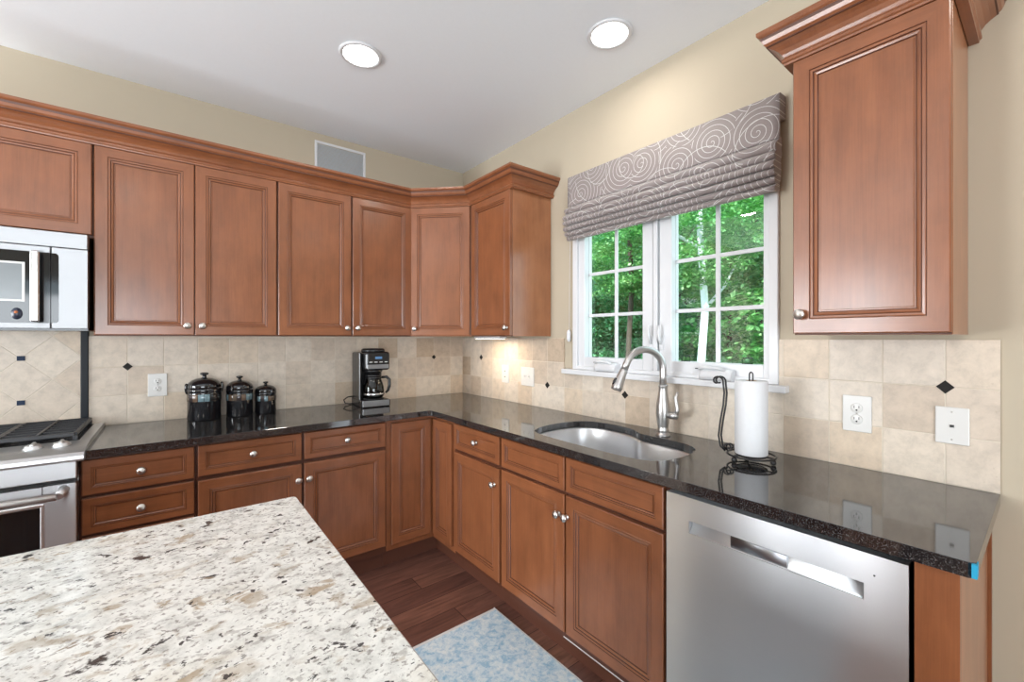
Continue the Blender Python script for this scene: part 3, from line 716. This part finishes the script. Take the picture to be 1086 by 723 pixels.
e0 = Vector(pts[-1]); sp = MB(); sp.tube([e0, e0+dd*0.006, e0+dd*0.02, e0+dd*0.075, e0+dd*0.085, e0+dd*0.098], [.0165, .0175, .0175, .0245, .025, .0225], 20)
so = sp.build('spray_head', 'chrome', fc)
bt = e0+dd*0.055+sd*0.0235; MB().tube([bt-dd*0.016, bt, bt+dd*0.016], [.006, .0085, .006], 8).build('spray_button', 'black', so)
hn = MB(); hd = Vector((0.05, -1.0, 0)).normalized()
hn.tube([hd*0.018+Vector((0,0,.098)), hd*0.050+Vector((0,0,.098)), hd*0.068+Vector((0,0,.098)), hd*0.073+Vector((0,0,.098))], [.015, .0165, .0155, .008], 14)
hn.tube([hd*0.062+Vector((0,0,.098)), hd*0.070+Vector((0,0,.125)), hd*0.066+Vector((0,0,.155)), hd*0.061+Vector((0,0,.18)), hd*0.072+Vector((0,0,.205))], [.011, .0095, .0085, .0085, .005], 12)
hn.build('lever_handle', 'chrome', fc)

# ---------------------------------------------------------------- paper towel holder and roll
PX, PY = -0.225, -2.338
ph = thing('paper_towel_holder', 'black wrought iron scroll paper towel stand on the worktop', 'paper towel holder', (PX, PY, CT1))
mb = MB()
def circ(r, z, n=28, cx=0, cy=0): return [(cx+r*math.cos(2*math.pi*k/n), cy+r*math.sin(2*math.pi*k/n), z) for k in range(n)]
mb.tube(circ(.078, .024), .0035, 8, closed=True); mb.tube(circ(.050, .024), .003, 8, closed=True)
for a in (0.6, 2.7, 4.8):
    c_, s_ = math.cos(a), math.sin(a)
    mb.tube([(0.0*c_, 0.0*s_, .024), (.05*c_, .05*s_, .0245), (.078*c_, .078*s_, .024)], .003, 8)
    mb.lathe([(0, 0), (.007, .002), (.010, .010), (.007, .018), (0, .021)], (.072*c_, .072*s_, 0), 'z', 12, cap=False)
mb.build('wire_base', 'iron', ph)
rod = [(0, -.006, .024), (0, -.006, .31)]+[(0, -.006*math.cos(math.pi*k/8), .31+.010*math.sin(math.pi*k/8)+.004) for k in range(9)]+[(0, .006, .31), (0, .006, .024)]
MB().tube(rod, .0027, 8).build('center_post', 'iron', ph)
sw = Vector((-0.39, 0.92, 0)).normalized()  # the scroll arm stands on the far (window-left) side
for off in (0.0, 0.011):
    arm = []
    base_r = 0.078+off*0.4
    for k in range(15):      # lower curl
        a = -0.6+k*0.42; r = 0.016*(1-k/17); arm.append((base_r-0.012+r*math.cos(a)*1.0, .045+r*math.sin(a)))
    arm = list(reversed(arm))
    body = [(base_r-0.002, .030), (base_r+.014, .045), (base_r+.020, .085), (base_r+.014, .14), (base_r+.004, .20), (base_r+.001, .245), (base_r+.004, .275)]
    top = []
    for k in range(14):
        a = -0.2+k*0.42; r = 0.021*(1-k/18); top.append((base_r+.004+0.021-0.0+(-r)*math.cos(a)*1.0-0.0, .285+r*math.sin(a)+.003))
    pp = arm+body+top
    MB().tube([(sw.x*u-off*0.9, sw.y*u, z) for u, z in pp], .0033, 8).build('scroll_arm', 'iron', ph)
pr = thing('paper_towel_roll', 'white paper towel roll standing upright on the iron scroll stand', 'paper towel', (PX, PY, CT1+0.0285))
mb = MB(); mb.lathe([(.019, 0), (.052, 0), (.0535, .003), (.0535, .262), (.052, .265), (.019, .265)], (0, 0, 0), 'z', 48, cap=False)
mb.box(-0.055, -0.0535, -0.012, 0.012, 0.0, 0.0) if False else None
mb.build('towel_sheet', 'towel', pr)
MB().lathe([(.019, 0.0), (.019, .265), (.0175, .265), (.0175, 0.0), (.019, 0)], (0, 0, 0), 'z', 24, cap=False).build('cardboard_core', 'core', pr)

# ---------------------------------------------------------------- canisters
def mosaic_mat():
    t = NT('mosaic_tile_band'); tc = t.n('ShaderNodeTexCoord'); s2 = t.n('ShaderNodeSeparateXYZ'); t.l(tc.outputs['Object'], s2.inputs[0])
    a = t.math('MULTIPLY', t.math('DIVIDE', t.math('ARCTAN2', s2.outputs[1], s2.outputs[0]), 2*math.pi), 18)
    wn = t.n('ShaderNodeTexWhiteNoise', noise_dimensions='1D'); t.l(t.math('FLOOR', a), wn.inputs['W'])
    c = t.ramp(wn.outputs['Value'], [(0.0, (0.02, 0.02, 0.02)), (0.3, (0.10, 0.075, 0.055)), (0.5, (0.16, 0.24, 0.27)), (0.62, (0.14, 0.09, 0.06)), (0.8, (0.10, 0.12, 0.13)), (0.9, (0.04, 0.03, 0.03))], 'CONSTANT')
    f = t.math('FRACT', a); g = t.math('LESS_THAN', t.math('MINIMUM', f, t.math('SUBTRACT', 1.0, f)), 0.05)
    t.color(t.mix(g, c, (0.02, 0.02, 0.02))); t.p(Roughness=0.15); return t.m
M['mosaic'] = mosaic_mat()
def canister(x, y, r, h, label, rot=0):
    t = thing('ceramic_canister', label, 'canister', (x, y, CT1), rot, 'black canister set')
    b = h*0.60
    MB().lathe([(0, 0), (r*.93, 0), (r*.97, .006), (r*.97, h*.39), (r*.975, h*.395), (r*.975, h*.565), (r*.97, h*.57), (r*.985, h*.595), (r*1.0, h*.62), (r*1.0, h*.68), (0, h*.68)], (0, 0, 0), 'z', 40, cap=False).build('canister_body', 'ceramic', t)
    MB().lathe([(r*.976, h*.405), (r*.985, h*.408), (r*.985, h*.552), (r*.976, h*.555)], (0, 0, 0), 'z', 40, cap=False).build('mosaic_band', 'mosaic', t, 'band of small brown and pale blue mosaic tiles')
    for s in (-1, 1):
        MB().tube([(s*r*.97, 0, h*.56), (s*(r+.001), 0, h*.60), (s*(r+.003), 0, h*.68), (s*(r+.002), 0, h*.755), (s*r*.97, 0, h*.775)], [.005, .006, .0065, .006, .004], 10).build('side_lug', 'ceramic', t)
    lid = MB().lathe([(0, h*.681), (r*.985, h*.681), (r*.995, h*.69), (r*.98, h*.745), (r*.90, h*.79), (r*.72, h*.84), (r*.45, h*.875), (r*.20, h*.89), (0, h*.892)], (0, 0, 0), 'z', 40, cap=False).build('lid', 'ceramic', t)
    MB().lathe([(0, h*.889), (r*.17, h*.889), (r*.12, h*.91), (r*.12, h*.935), (r*.22, h*.95), (r*.26, h*.965), (r*.25, h*.985), (r*.15, h*.998), (0, h)], (0, 0, 0), 'z', 24, cap=False).build('lid_knob', 'ceramic', lid)
    return t
canister(-1.738, -0.105, 0.080, 0.258, 'largest of three black lidded canisters, nearest the range', 0.1)
canister(-1.572, -0.100, 0.0675, 0.230, 'middle sized black lidded canister between the largest and the smallest', 0.9)
canister(-1.439, -0.092, 0.0575, 0.188, 'smallest of three black lidded canisters, nearest the coffee maker', 2.0)

# ---------------------------------------------------------------- coffee maker
cm = thing('coffee_maker', 'black drip coffee maker with steel front on the back worktop', 'coffee maker', (-0.835, -0.170, CT1), R(-3)); cm.scale = (1.1, 1.1, 1.02)
# local: width x +-0.085, depth y -0.115 .. 0.105
mb = MB(); mb.box(-.080, .080, .02, .105, .03, .345, bev=.010, seg=2)
mb.box(-.080, -.066, -.055, .03, .03, .345, bev=.004)
mb.box(-.075, .075, -.02, .10, .0, .035, bev=.004)
mb.build('housing', 'black', cm)
mb = MB(); mb.box(-.084, .084, -.118, .100, .0, .045, bev=.006, seg=2); mb.build('base', 'black', cm)
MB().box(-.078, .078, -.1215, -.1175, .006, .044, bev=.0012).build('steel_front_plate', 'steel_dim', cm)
MB().lathe([(0, .045), (.058, .045), (.060, .048), (.052, .050), (0, .050)], (0.006, -.048, 0), 'z', 28, cap=False).build('warming_plate', 'iron', cm)
hd_ = MB(); hd_.box(-.060, .086, -.112, .06, .232, .350, bev=.016, seg=3).build('brew_head', 'black', cm)
mb = MB(); mb.box(-.050, .076, -.1155, -.111, .275, .338, bev=.0015)
MBp = mb.build('control_panel', 'black', cm)
MB().box(-.050, .076, -.1165, -.111, .243, .270, bev=.001).build('steel_button_band', 'steel_dim', cm)
MB().box(-.005, .035, -.1162, -.1150, .305, .320).build('lit_display', 'display', MBp)
for i in range(4):
    MB().box(-.040+i*.030, -.022+i*.030, -.1160, -.1150, .283, .288).build('panel_button', 'plate', MBp)
mb = MB(); mb.lathe([(0, .348), (.066, .348), (.070, .353), (.068, .364), (.060, .370), (0, .372)], (.010, -.025, 0), 'z', 28, cap=False); mb.build('reservoir_lid', 'black', cm)
MB().lathe([(0, .214), (.045, .214), (.052, .225), (.052, .233), (0, .233)], (0.006, -.048, 0), 'z', 24, cap=False).build('filter_basket', 'black', cm)
mb = MB(); mb.tube([(-.075, .095, .05), (-.105, .11, .045), (-.130, .10, .03), (-.128, .075, .012), (-.105, .07, .005), (-.085, .08, .004), (-.07, .10, .02)], .0035, 8); mb.build('power_cord', 'black', cm)
cf = thing('coffee_carafe', 'glass coffee carafe with black handle inside the coffee maker', 'carafe', tuple(Vector((-0.835, -0.170, CT1+0.0520))+Matrix.Rotation(R(-3), 3, 'Z')@Vector((0.0066, -.0528, 0))), R(-3)); cf.scale = (1.1, 1.1, 1.02)
MB().lathe([(0, 0), (.050, 0), (.058, .010), (.062, .040), (.060, .070), (.052, .100), (.043, .125), (.042, .138), (.040, .138), (.041, .125), (.050, .100), (.058, .070), (.060, .040), (.056, .012), (0, .004)], (0, 0, 0), 'z', 32, cap=False).build('glass_body', 'carafe', cf)
MB().lathe([(.0435, .122), (.0465, .123), (.0465, .136), (.0435, .137)], (0, 0, 0), 'z', 28, cap=False).build('neck_band', 'black', cf)
MB().lathe([(0, .1385), (.044, .1385), (.045, .146), (.038, .154), (0, .157)], (0, 0, 0), 'z', 28, cap=False).build('carafe_lid', 'black', cf)
MB().tube([(.044, -.015, .132), (.070, -.026, .134), (.086, -.032, .115), (.086, -.032, .075), (.078, -.029, .045), (.066, -.024, .03)], [.008, .009, .0095, .0095, .008, .006], 10).build('handle', 'black', cf)
MB().lathe([(.0588, .018), (.0635, .022), (.0640, .032), (.0615, .034)], (0, 0, 0), 'z', 28, cap=False).build('steel_band', 'steel_plain', cf)

# ---------------------------------------------------------------- outlets and switches
def plate(name, label, cat, axis, u0, u1, z0, z1, kind):
    w, h_ = abs(u1-u0), z1-z0; uc, zc = (u0+u1)/2, (z0+z1)/2
    t = thing(name, label, cat, (uc, -0.0102, zc) if axis == 'A' else (-0.0102, uc, zc), 0 if axis == 'A' else RB)
    MB().box(-w/2, w/2, -0.006, 0, -h_/2, h_/2, bev=0.0025, seg=2).build('cover_plate', 'plate', t)
    if kind == 'duplex':
        for s in (-1, 1):
            rc = MB(); rc.lathe([(0, .0055), (.0165, .0055), (.0165, .0075), (.015, .008), (0, .008)], (0, 0, s*0.0195), 'y-', 24, cap=False); o = rc.build('receptacle', 'plate', t)
            sl = MB(); sl.box(-.0078, -.0058, -.0086, -.007, s*.0195-.001, s*.0195+.008).box(.0055, .0075, -.0086, -.007, s*.0195, s*.0195+.008)
            sl.lathe([(0, .007), (.0028, .007), (.0028, .0086), (0, .0086)], (0, 0, s*.0195-.007), 'y-', 12, cap=False); sl.build('contact_slots', 'slot', o)
        MB().lathe([(0, .0055), (.003, .0055), (.0025, .0075), (0, .008)], (0, 0, 0), 'y-', 12, cap=False).build('screw', 'nickel', t)
    elif kind == 'rocker':
        MB().box(-.0165, .0165, -.008, -.005, -.033, .033, bev=.0015).build('rocker', 'plate', t)
        for z in (-.02, .02): MB().box(-.006, .006, -.0086, -.0075, z-.003, z+.003).build('contact_slots', 'slot', t)
    elif kind == 'toggle2':
        for x in (-.023, .023):
            MB().box(x-.005, x+.005, -.0075, -.0055, -.012, .012, bev=.001).build('switch_slot', 'plate', t)
            MB().tube([(x, -.006, 0), (x, -.014, .004), (x, -.020, .008)], [.004, .004, .003], 8).build('toggle', 'plate', t)
            for z in (-.042, .042): MB().lathe([(0, .0055), (.0025, .0055), (.002, .007), (0, .0075)], (x, 0, z), 'y-', 10, cap=False).build('screw', 'nickel', t)
    elif kind == 'phone':
        MB().box(-.0065, .0065, -.0075, -.0055, -.007, .006, bev=.0008).build('jack_frame', 'plate', t)
        MB().box(-.0048, .0048, -.0082, -.007, -.005, .003).build('jack_opening', 'slot', t)
        for z in (-.042, .042): MB().lathe([(0, .0055), (.0025, .0055), (.002, .007), (0, .0075)], (0, 0, z), 'y-', 10, cap=False).build('screw', 'nickel', t)
    return t
plate('wall_outlet', 'white duplex outlet on the back wall tiles left of the canisters', 'outlet', 'A', -1.980, -1.899, 1.047, 1.170, 'duplex')
plate('wall_outlet', 'white duplex outlet on tiles under the cabinet right of the window', 'outlet', 'B', -2.638, -2.557, 1.038, 1.163, 'duplex')
plate('rocker_switch', 'narrow white single plate on tiles nearest the inside corner', 'switch', 'B', -0.632, -0.552, 1.043, 1.168, 'rocker')
plate('toggle_switch', 'wide white double toggle switch plate on tiles left of the sink', 'switch', 'B', -0.900, -0.770, 1.041, 1.165, 'toggle2')
plate('phone_jack', 'white phone jack plate on tiles near the end of the worktop', 'phone jack', 'B', -2.866, -2.792, 1.040, 1.152, 'phone')

# shade cord holder on wall beside window
ct = thing('shade_cord', 'thin white shade cord with oval weight on the wall left of the window', 'cord', (-0.001, -1.218, 1.36))
MB().lathe([(0, 0), (.008, .003), (.0125, .015), (.0125, .055), (.008, .070), (0, .073)], (-.0128, 0, -.022), 'z', 16, cap=False).build('cord_weight', 'white', ct)
MB().tube([(-.010, 0, .05), (-.010, -.002, .30), (-.012, -.010, .62)], .0012, 6).build('cord', 'white', ct)

# ---------------------------------------------------------------- roman shade
rs = thing('roman_shade', 'taupe roman shade with white swirl print, folded up over the window', 'window shade', (0, 0, 0))
SY0, SY1 = -2.372, -1.252
def strip(prof, name, sag=0.0, y0=SY0, y1=SY1, n=36, seed=0, thick=True):
    rnd = random.Random(seed); ph_ = rnd.uniform(0, 6)
    rings = []
    for k in range(n+1):
        y = y0+(y1-y0)*k/n; w = math.sin(k/n*9+ph_)*0.0025+math.sin(k/n*23+ph_)*0.0012
        rings.append([(x+w*sag, y, z+w*sag*0.8) for x, z in prof])
    mb = MB(); mb.loft(rings, 0, True, True, True); return mb.build(name, 'shade', rs)
strip([(-.0005, 2.302), (-.052, 2.302), (-.058, 2.298), (-.060, 2.14), (-.061, 2.128), (-.058, 2.126), (-.055, 2.14), (-.052, 2.20), (-.0005, 2.21)], 'valence', 0.0)
folds = [(2.136, 2.078, .060, .092), (2.090, 2.040, .076, .104), (2.056, 2.008, .080, .108), (2.024, 1.978, .074, .102), (1.994, 1.950, .066, .092), (1.966, 1.924, .058, .080)]
for i, (zt, zb, xa, xb) in enumerate(folds):
    zm = zb+(zt-zb)*0.35
    prof = [(-.030, zt), (-xa+.012, zt), (-xa-.002, zt-(zt-zb)*.25), (-xb+.002, zm+.004), (-xb, zm-.006), (-xb+.006, zb+.003), (-xb+.016, zb), (-xb+.030, zb+.006), (-.040, zb+.012), (-.030, zb+.02)]
    strip(prof, 'shade_fold', 1.0, SY0+0.001+0.0015*i, SY1-0.001-0.0015*i+0.0, seed=i)

# ---------------------------------------------------------------- ceiling lights, vent
def downlight(x, y, label):
    t = thing('recessed_light', label, 'ceiling light', (x, y, H), 0)
    MB().lathe([(.078, -.001), (.098, -.001), (.098, -.004), (.092, -.009), (.080, -.007), (.078, -.001)], (0, 0, 0), 'z', 40, cap=False).build('trim_ring', 'white', t)
    MB().lathe([(0, -.0055), (.080, -.0055), (.080, -.0015), (0, -.0015)], (0, 0, 0), 'z', 40, cap=False).build('lamp_lens', 'lens', t)
    light('downlight_beam', 'AREA', (0, 0, -0.02), (0, 0, 0), DOWN, (1.0, 0.93, 0.84), 0.15, parent=t)
downlight(-1.171, -0.966, 'round recessed ceiling light, left one of the two in view')
downlight(-0.350, -1.794, 'round recessed ceiling light, right one above the sink')
for i, (x, y) in enumerate([(-2.9, -0.97), (-0.45, -3.7), (-2.2, -2.9), (-3.9, -2.2), (-1.9, -4.6), (-3.7, -4.4)]):
    downlight(x, y, ['recessed ceiling light above the range', 'recessed ceiling light beyond the worktop end', 'recessed ceiling light above the island', 'recessed ceiling light left of the island', 'recessed ceiling light behind the camera', 'recessed ceiling light in the far left corner behind the camera'][i])
v = thing('wall_vent', 'white rectangular return air vent high on the back wall above the cabinets', 'vent', (0, 0, 0))
mb = MB(); x0, x1, z0, z1 = -1.143, -0.808, 2.43, 2.665
for a in ((x0, x1, z1-.016, z1), (x0, x1, z0, z0+.016), (x0, x0+.016, z0+.016, z1-.016), (x1-.016, x1, z0+.016, z1-.016)): mb.box(a[0], a[1], -.008, 0, a[2], a[3], bev=.002)
mb.build('vent_frame', 'white', v)
lm = plain('grey_vent_slats', (0.50, 0.54, 0.58), 0.5)
mb = MB()
for k in range(26):
    z = z0+.02+k*(z1-z0-.04)/25
    mb.loft([[(x0+.014, -.0012, z), (x0+.014, -.0055, z-.006), (x0+.014, -.0050, z-.007), (x0+.014, -.0006, z-.001)], [(x1-.014, -.0012, z), (x1-.014, -.0055, z-.006), (x1-.014, -.0050, z-.007), (x1-.014, -.0006, z-.001)]], 0, True, True, True, False)
mb.build('vent_slats', lm, v)
# under-cabinet light by the corner
ul = thing('under_cabinet_light', 'slim lit light bar under the corner cabinets', 'light bar', (-0.17, -0.62, 1.3715))
MB().box(-.03, .03, -.15, .15, -.016, 0, bev=.003).build('light_housing', 'white', ul)
MB().box(-.022, .022, -.14, .14, -.0185, -.0161).build('light_lens', 'strip', ul)
light('bar_glow', 'AREA', (0, 0, -.022), (0, 0, 0), UNDER, (1.0, 0.80, 0.58), 0.04, 0.28, parent=ul)

# ---------------------------------------------------------------- dishwasher
dw = thing('dishwasher', 'stainless steel dishwasher with pocket handle under the worktop', 'dishwasher', rotz=RB)
x0, x1, z0, z1, yf = 2.234, 2.824, 0.115, 0.862, -0.606
hx0, hx1, hz0, hz1 = 2.312, 2.746, 0.751, 0.790
MB().box(x0+.004, x1-.002, -.575, -.03, .10, .868).build('tub_housing', 'black', dw)
mb = MB(); yb = -.576
mb.box(x0, x1, yf, yb, z0, hz0).box(x0, x1, yf, yb, hz1, z1).box(x0, hx0, yf, yb, hz0, hz1).box(hx1, x1, yf, yb, hz0, hz1)
bmesh.ops.remove_doubles(mb.bm, verts=mb.bm.verts, dist=1e-5)
mb.build('door_panel', 'steel', dw)
mb = MB(); mb.loft([[(x, yf+.002, hz0+.0005), (x, yf+.006, hz0+.0045), (x, yf+.017, hz0+.018), (x, yf+.024, hz1-.004), (x, yf+.026, hz1-.0004), (x, yf+.028, hz0+.0005)] for x in (hx0+.0003, hx1-.0003)], 0, True, True, True, True)
pk = mb.build('handle_pocket', plain('polished_pocket_steel', (0.86, 0.87, 0.88), 0.5, 1.0, 0.02), dw)
mb = MB(); c0 = 2.44; c1 = 2.585
mb.loft([[(x, yf+.001, hz1), (x, yf-.0015, hz1-.004), (x, yf-.001, hz0+.012), (x, yf+.003, hz0+.004), (x, yf+.010, hz0+.004), (x, yf+.012, hz1)] for x in (c0, c1)], 0, True, True, True, True)
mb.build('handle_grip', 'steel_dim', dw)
MB().lathe([(0, 0), (.0022, 0), (.0020, .0012), (0, .0012)], (2.765, yf, .815), 'y-', 12, cap=False).build('indicator_light', 'slot', dw)
MB().box(x0+.01, x1-.01, -.55, -.53, 0.0, .098).build('kick_plate', 'black', dw)

# ---------------------------------------------------------------- microwave
mw = thing('microwave', 'over-the-range stainless microwave with black glass door', 'microwave', (0, 0, 0))
x0, x1, z0, z1 = -2.925, -2.166, 1.397, 1.812; yf = -.40
MB().box(x0, x1, -.36, -.012, z0, z1, bev=.002).build('case', 'black', mw)
MB().box(x0, x1, yf, -.3605, 1.748, z1, bev=.004, seg=2).build('top_grille', 'steel_mw', mw)
sx = -2.2785; gz0, gz1 = 1.426, 1.720
mb = MB(); mb.box(x0, sx-.0012, yf, -.3605, z0+.006, gz0, bev=.002).box(x0, sx-.0012, yf, -.3605, gz1, 1.745, bev=.002).box(x0, x0+.03, yf, -.3605, gz0, gz1)
dr = mb.build('oven_door', 'steel_mw', mw)
MB().box(x0+.03, sx-.0012, yf+.001, -.3605, gz0, gz1).build('door_glass', 'darkglass', dr)
MB().box(-2.80, -2.352, yf-.0006, yf+.001, 1.512, 1.674).build('inner_window_border', 'plate', dr)
MB().box(-2.792, -2.360, yf-.0012, yf+.001, 1.520, 1.666).build('inner_window', 'mwwin', dr)
mb = MB(); mb.tube([(-2.318, yf-.002, 1.700), (-2.318, yf-.030, 1.704)], .008, 10); mb.tube([(-2.318, yf-.002, 1.446), (-2.318, yf-.030, 1.442)], .008, 10)
mb.box(-2.332, -2.304, yf-.042, yf-.024, 1.428, 1.722, bev=.007, seg=3); mb.build('door_handle', 'steel_plain', mw)
MB().box(sx+.0012, x1, yf, -.3605, z0+.006, 1.745, bev=.002).build('control_panel', 'steel_mw', mw)
mb = MB(); gp = [(sx+.0012, gz0), (-2.262, gz0), (-2.257, gz0+.006), (-2.255, gz0+.015), (-2.255, gz1-.015), (-2.257, gz1-.006), (-2.262, gz1), (sx+.0012, gz1)]
mb.loft([[(x, yf-.0008, z) for x, z in gp], [(x, yf+.001, z) for x, z in gp]], 0, True, True, True, False); mb.build('control_glass', 'darkglass', mw)
bd_ = MB(); bd_.lathe([(0, 0), (.016, 0), (.016, .001), (0, .001)], (-2.374, yf, 1.462), 'y-', 24, cap=False)
for vv in bd_.bm.verts: vv.co.z = 1.462+(vv.co.z-1.462)*1.5
bg = bd_.build('oval_badge', plain('navy_badge', (.015, .02, .04), .3), dr)
MB().lathe([(0, .0008), (.006, .0008), (.006, .0016), (0, .0016)], (-2.376, yf, 1.468), 'y-', 6, cap=False).build('badge_mark', plain('orange_badge_mark', (.45, .12, .03), .5), bg)
MB().box(x0, x1, -.3995, -.02, z0-.004, z0+.0055).build('bottom_plate', 'black', mw)

# ---------------------------------------------------------------- range
rg = thing('gas_range', 'stainless gas range with black grates at the left end of the worktop', 'range', (0, 0, 0))
x0, x1 = -2.928, -2.170
MB().box(x0, x1, -.60, -.012, .05, .880).build('range_body', 'steel_plain', rg)
# cooktop: deck, rounded front apron, right lip over the worktop
mb = MB()
prof = [(-.0125, .884), (-.0125, .930), (-.030, .934), (-.50, .934), (-.600, .928), (-.655, .916), (-.672, .905), (-.674, .893), (-.668, .884)]
mb.extrude_x(prof, x0-.012, x1+.022, 0)
mb.build('cooktop', 'steel_satin', rg)
MB().box(x0+.05, x1-.012, -.475, -.06, .9342, .9365, bev=.001).build('burner_well', 'black', rg)
def grate(xa, xb):
    g = MB(); ya, yb = -.478, -.06; zt = .968
    for x in (xa, xb): g.box(x-.006, x+.006, ya, yb, .952, zt, bev=.002)
    for y in (ya, yb): g.box(xa, xb, y-.006, y+.006, .952, zt, bev=.002)
    n = 7
    for k in range(1, n): 
        y = ya+(yb-ya)*k/n; g.box(xa, xb, y-.004, y+.004, .955, zt+.001, bev=.0015)
    xm = (xa+xb)/2; g.box(xm-.005, xm+.005, ya, yb, .955, zt+.003, bev=.0015)
    for x in (xa, xb):
        for y in (ya, yb): g.box(x-.007, x+.007, y-.007, y+.007, .9367, .954)
    return g.build('burner_grate', 'castiron', rg)
for a, b in ((-2.876, -2.655), (-2.645, -2.424), (-2.414, -2.196)): grate(a, b)
for cx_ in (-2.77, -2.305):
    for cy_ in (-.17, -.37):
        MB().lathe([(0, .9367), (.045, .9367), (.045, .944), (.032, .947), (.032, .952), (0, .953)], (cx_, cy_, 0), 'z', 24, cap=False).build('burner_cap', 'castiron', rg)
for x in (-2.870, -2.793, -2.535, -2.302, -2.225):
    kb = MB(); kb.lathe([(0, 0), (.027, 0), (.028, .004), (.024, .008), (.023, .013), (.019, .016), (0, .0165)], (0, 0, 0), 'z', 20, cap=False)
    kb.box(-.006, .006, -.023, .023, .012, .022, bev=.003)
    o = kb.build('control_knob', 'steel_satin', rg); o.location = (x, -.555, .9305); o.rotation_euler = (R(4), 0, 0)
MB().box(x0, x1, -.655, -.6005, .816, .884, bev=.003).build('control_panel', 'steel', rg)
MB().box(x0+.004, x1-.004, -.63, -.6005, .792, .8155).build('door_gap', 'slot', rg)
mb = MB(); zt, zb = .800, .20; wx0, wx1, wz0, wz1 = x0+.09, -2.262, .30, .728
yfr = -.660
mb.box(x0, wx0, yfr, -.6005, zb, zt, bev=.003).box(wx1, x1, yfr, -.6005, zb, zt, bev=.003).box(wx0, wx1, yfr, -.6005, wz1, zt).box(wx0, wx1, yfr, -.6005, zb, wz0)
od = mb.build('oven_door', 'steel', rg)
mb = MB(); ring_ = MB()
MB().box(wx0, wx1, yfr+.003, yfr+.02, wz0, wz1).build('oven_window', 'darkglass', od)
wfm = MB()
for a in ((wx0-.008, wx1+.008, wz1-.004, wz1+.010), (wx0-.008, wx0+.004, wz0, wz1), (wx1-.004, wx1+.008, wz0, wz1)): wfm.box(a[0], a[1], yfr-.004, yfr+.002, a[2], a[3], bev=.003)
wfm.build('window_trim', 'steel_satin', od)
mb = MB(); mb.tube([(x0+.03, yfr-.055, .770), (x1-.045, yfr-.055, .770)], .0135, 14)
for x in (x0+.035, x1-.035): mb.tube([(x, yfr+.001, .781), (x, yfr-.03, .779), (x-.006, yfr-.056, .771)], [.017, .014, .0135], 12)
mb.build('door_handle', 'steel_satin', od)
MB().box(x0, x1, -.655, -.6005, .06, .19, bev=.003).build('storage_drawer', 'steel', rg)
MB().box(x0+.02, x1-.02, -.55, -.05, 0, .05).build('plinth', 'black', rg)

# ---------------------------------------------------------------- island
isl = thing('kitchen_island', 'kitchen island with cream speckled granite top in the foreground', 'island', (0, 0, 0))
ip = [(-4.05, -1.682), (-1.612, -1.682), (-1.604, -1.686), (-1.600, -1.694), (-1.600, -2.78), (-4.05, -2.78)]
io = slab(ip, [], 0.882, 0.914, 0.003, 'granite_top', 'igranite'); io.parent = isl
MB().box(-4.0, -1.66, -2.45, -1.735, 0.10, 0.8815).build('island_cabinet', 'wv', isl)
MB().box(-3.95, -1.71, -2.40, -1.785, 0.0, 0.0995).build('toe_kick', 'toe', isl)
for i in range(3):
    mb = MB(); panel_front(mb, 1.68+0.76*i, 1.68+0.76*i+0.75, 0.145, 0.865, -0.02); o = mb.build('cabinet_door', ['wv', 'wh', 'glaze_shade'], isl); o.rotation_euler = (0, 0, R(180)); o.location = (0, -1.735, 0)

# ---------------------------------------------------------------- rug
mb = MB(); mb.box(-1.38, -0.612, -2.55, -1.292, 0.0005, 0.0095, bev=0.003)
rgo = thing('runner_rug', 'faded pale blue patterned rug on the floor before the sink cabinet', 'rug')
mb.build('rug_pile', 'rug', rgo)
mb = MB(); mb.box(-1.38, -0.612, -1.2915, -1.276, 0.0005, 0.0075, bev=0.002).box(-0.6118, -0.607, -2.55, -1.276, 0.0005, 0.0085)
mb.build('rug_binding', 'fringe', rgo)
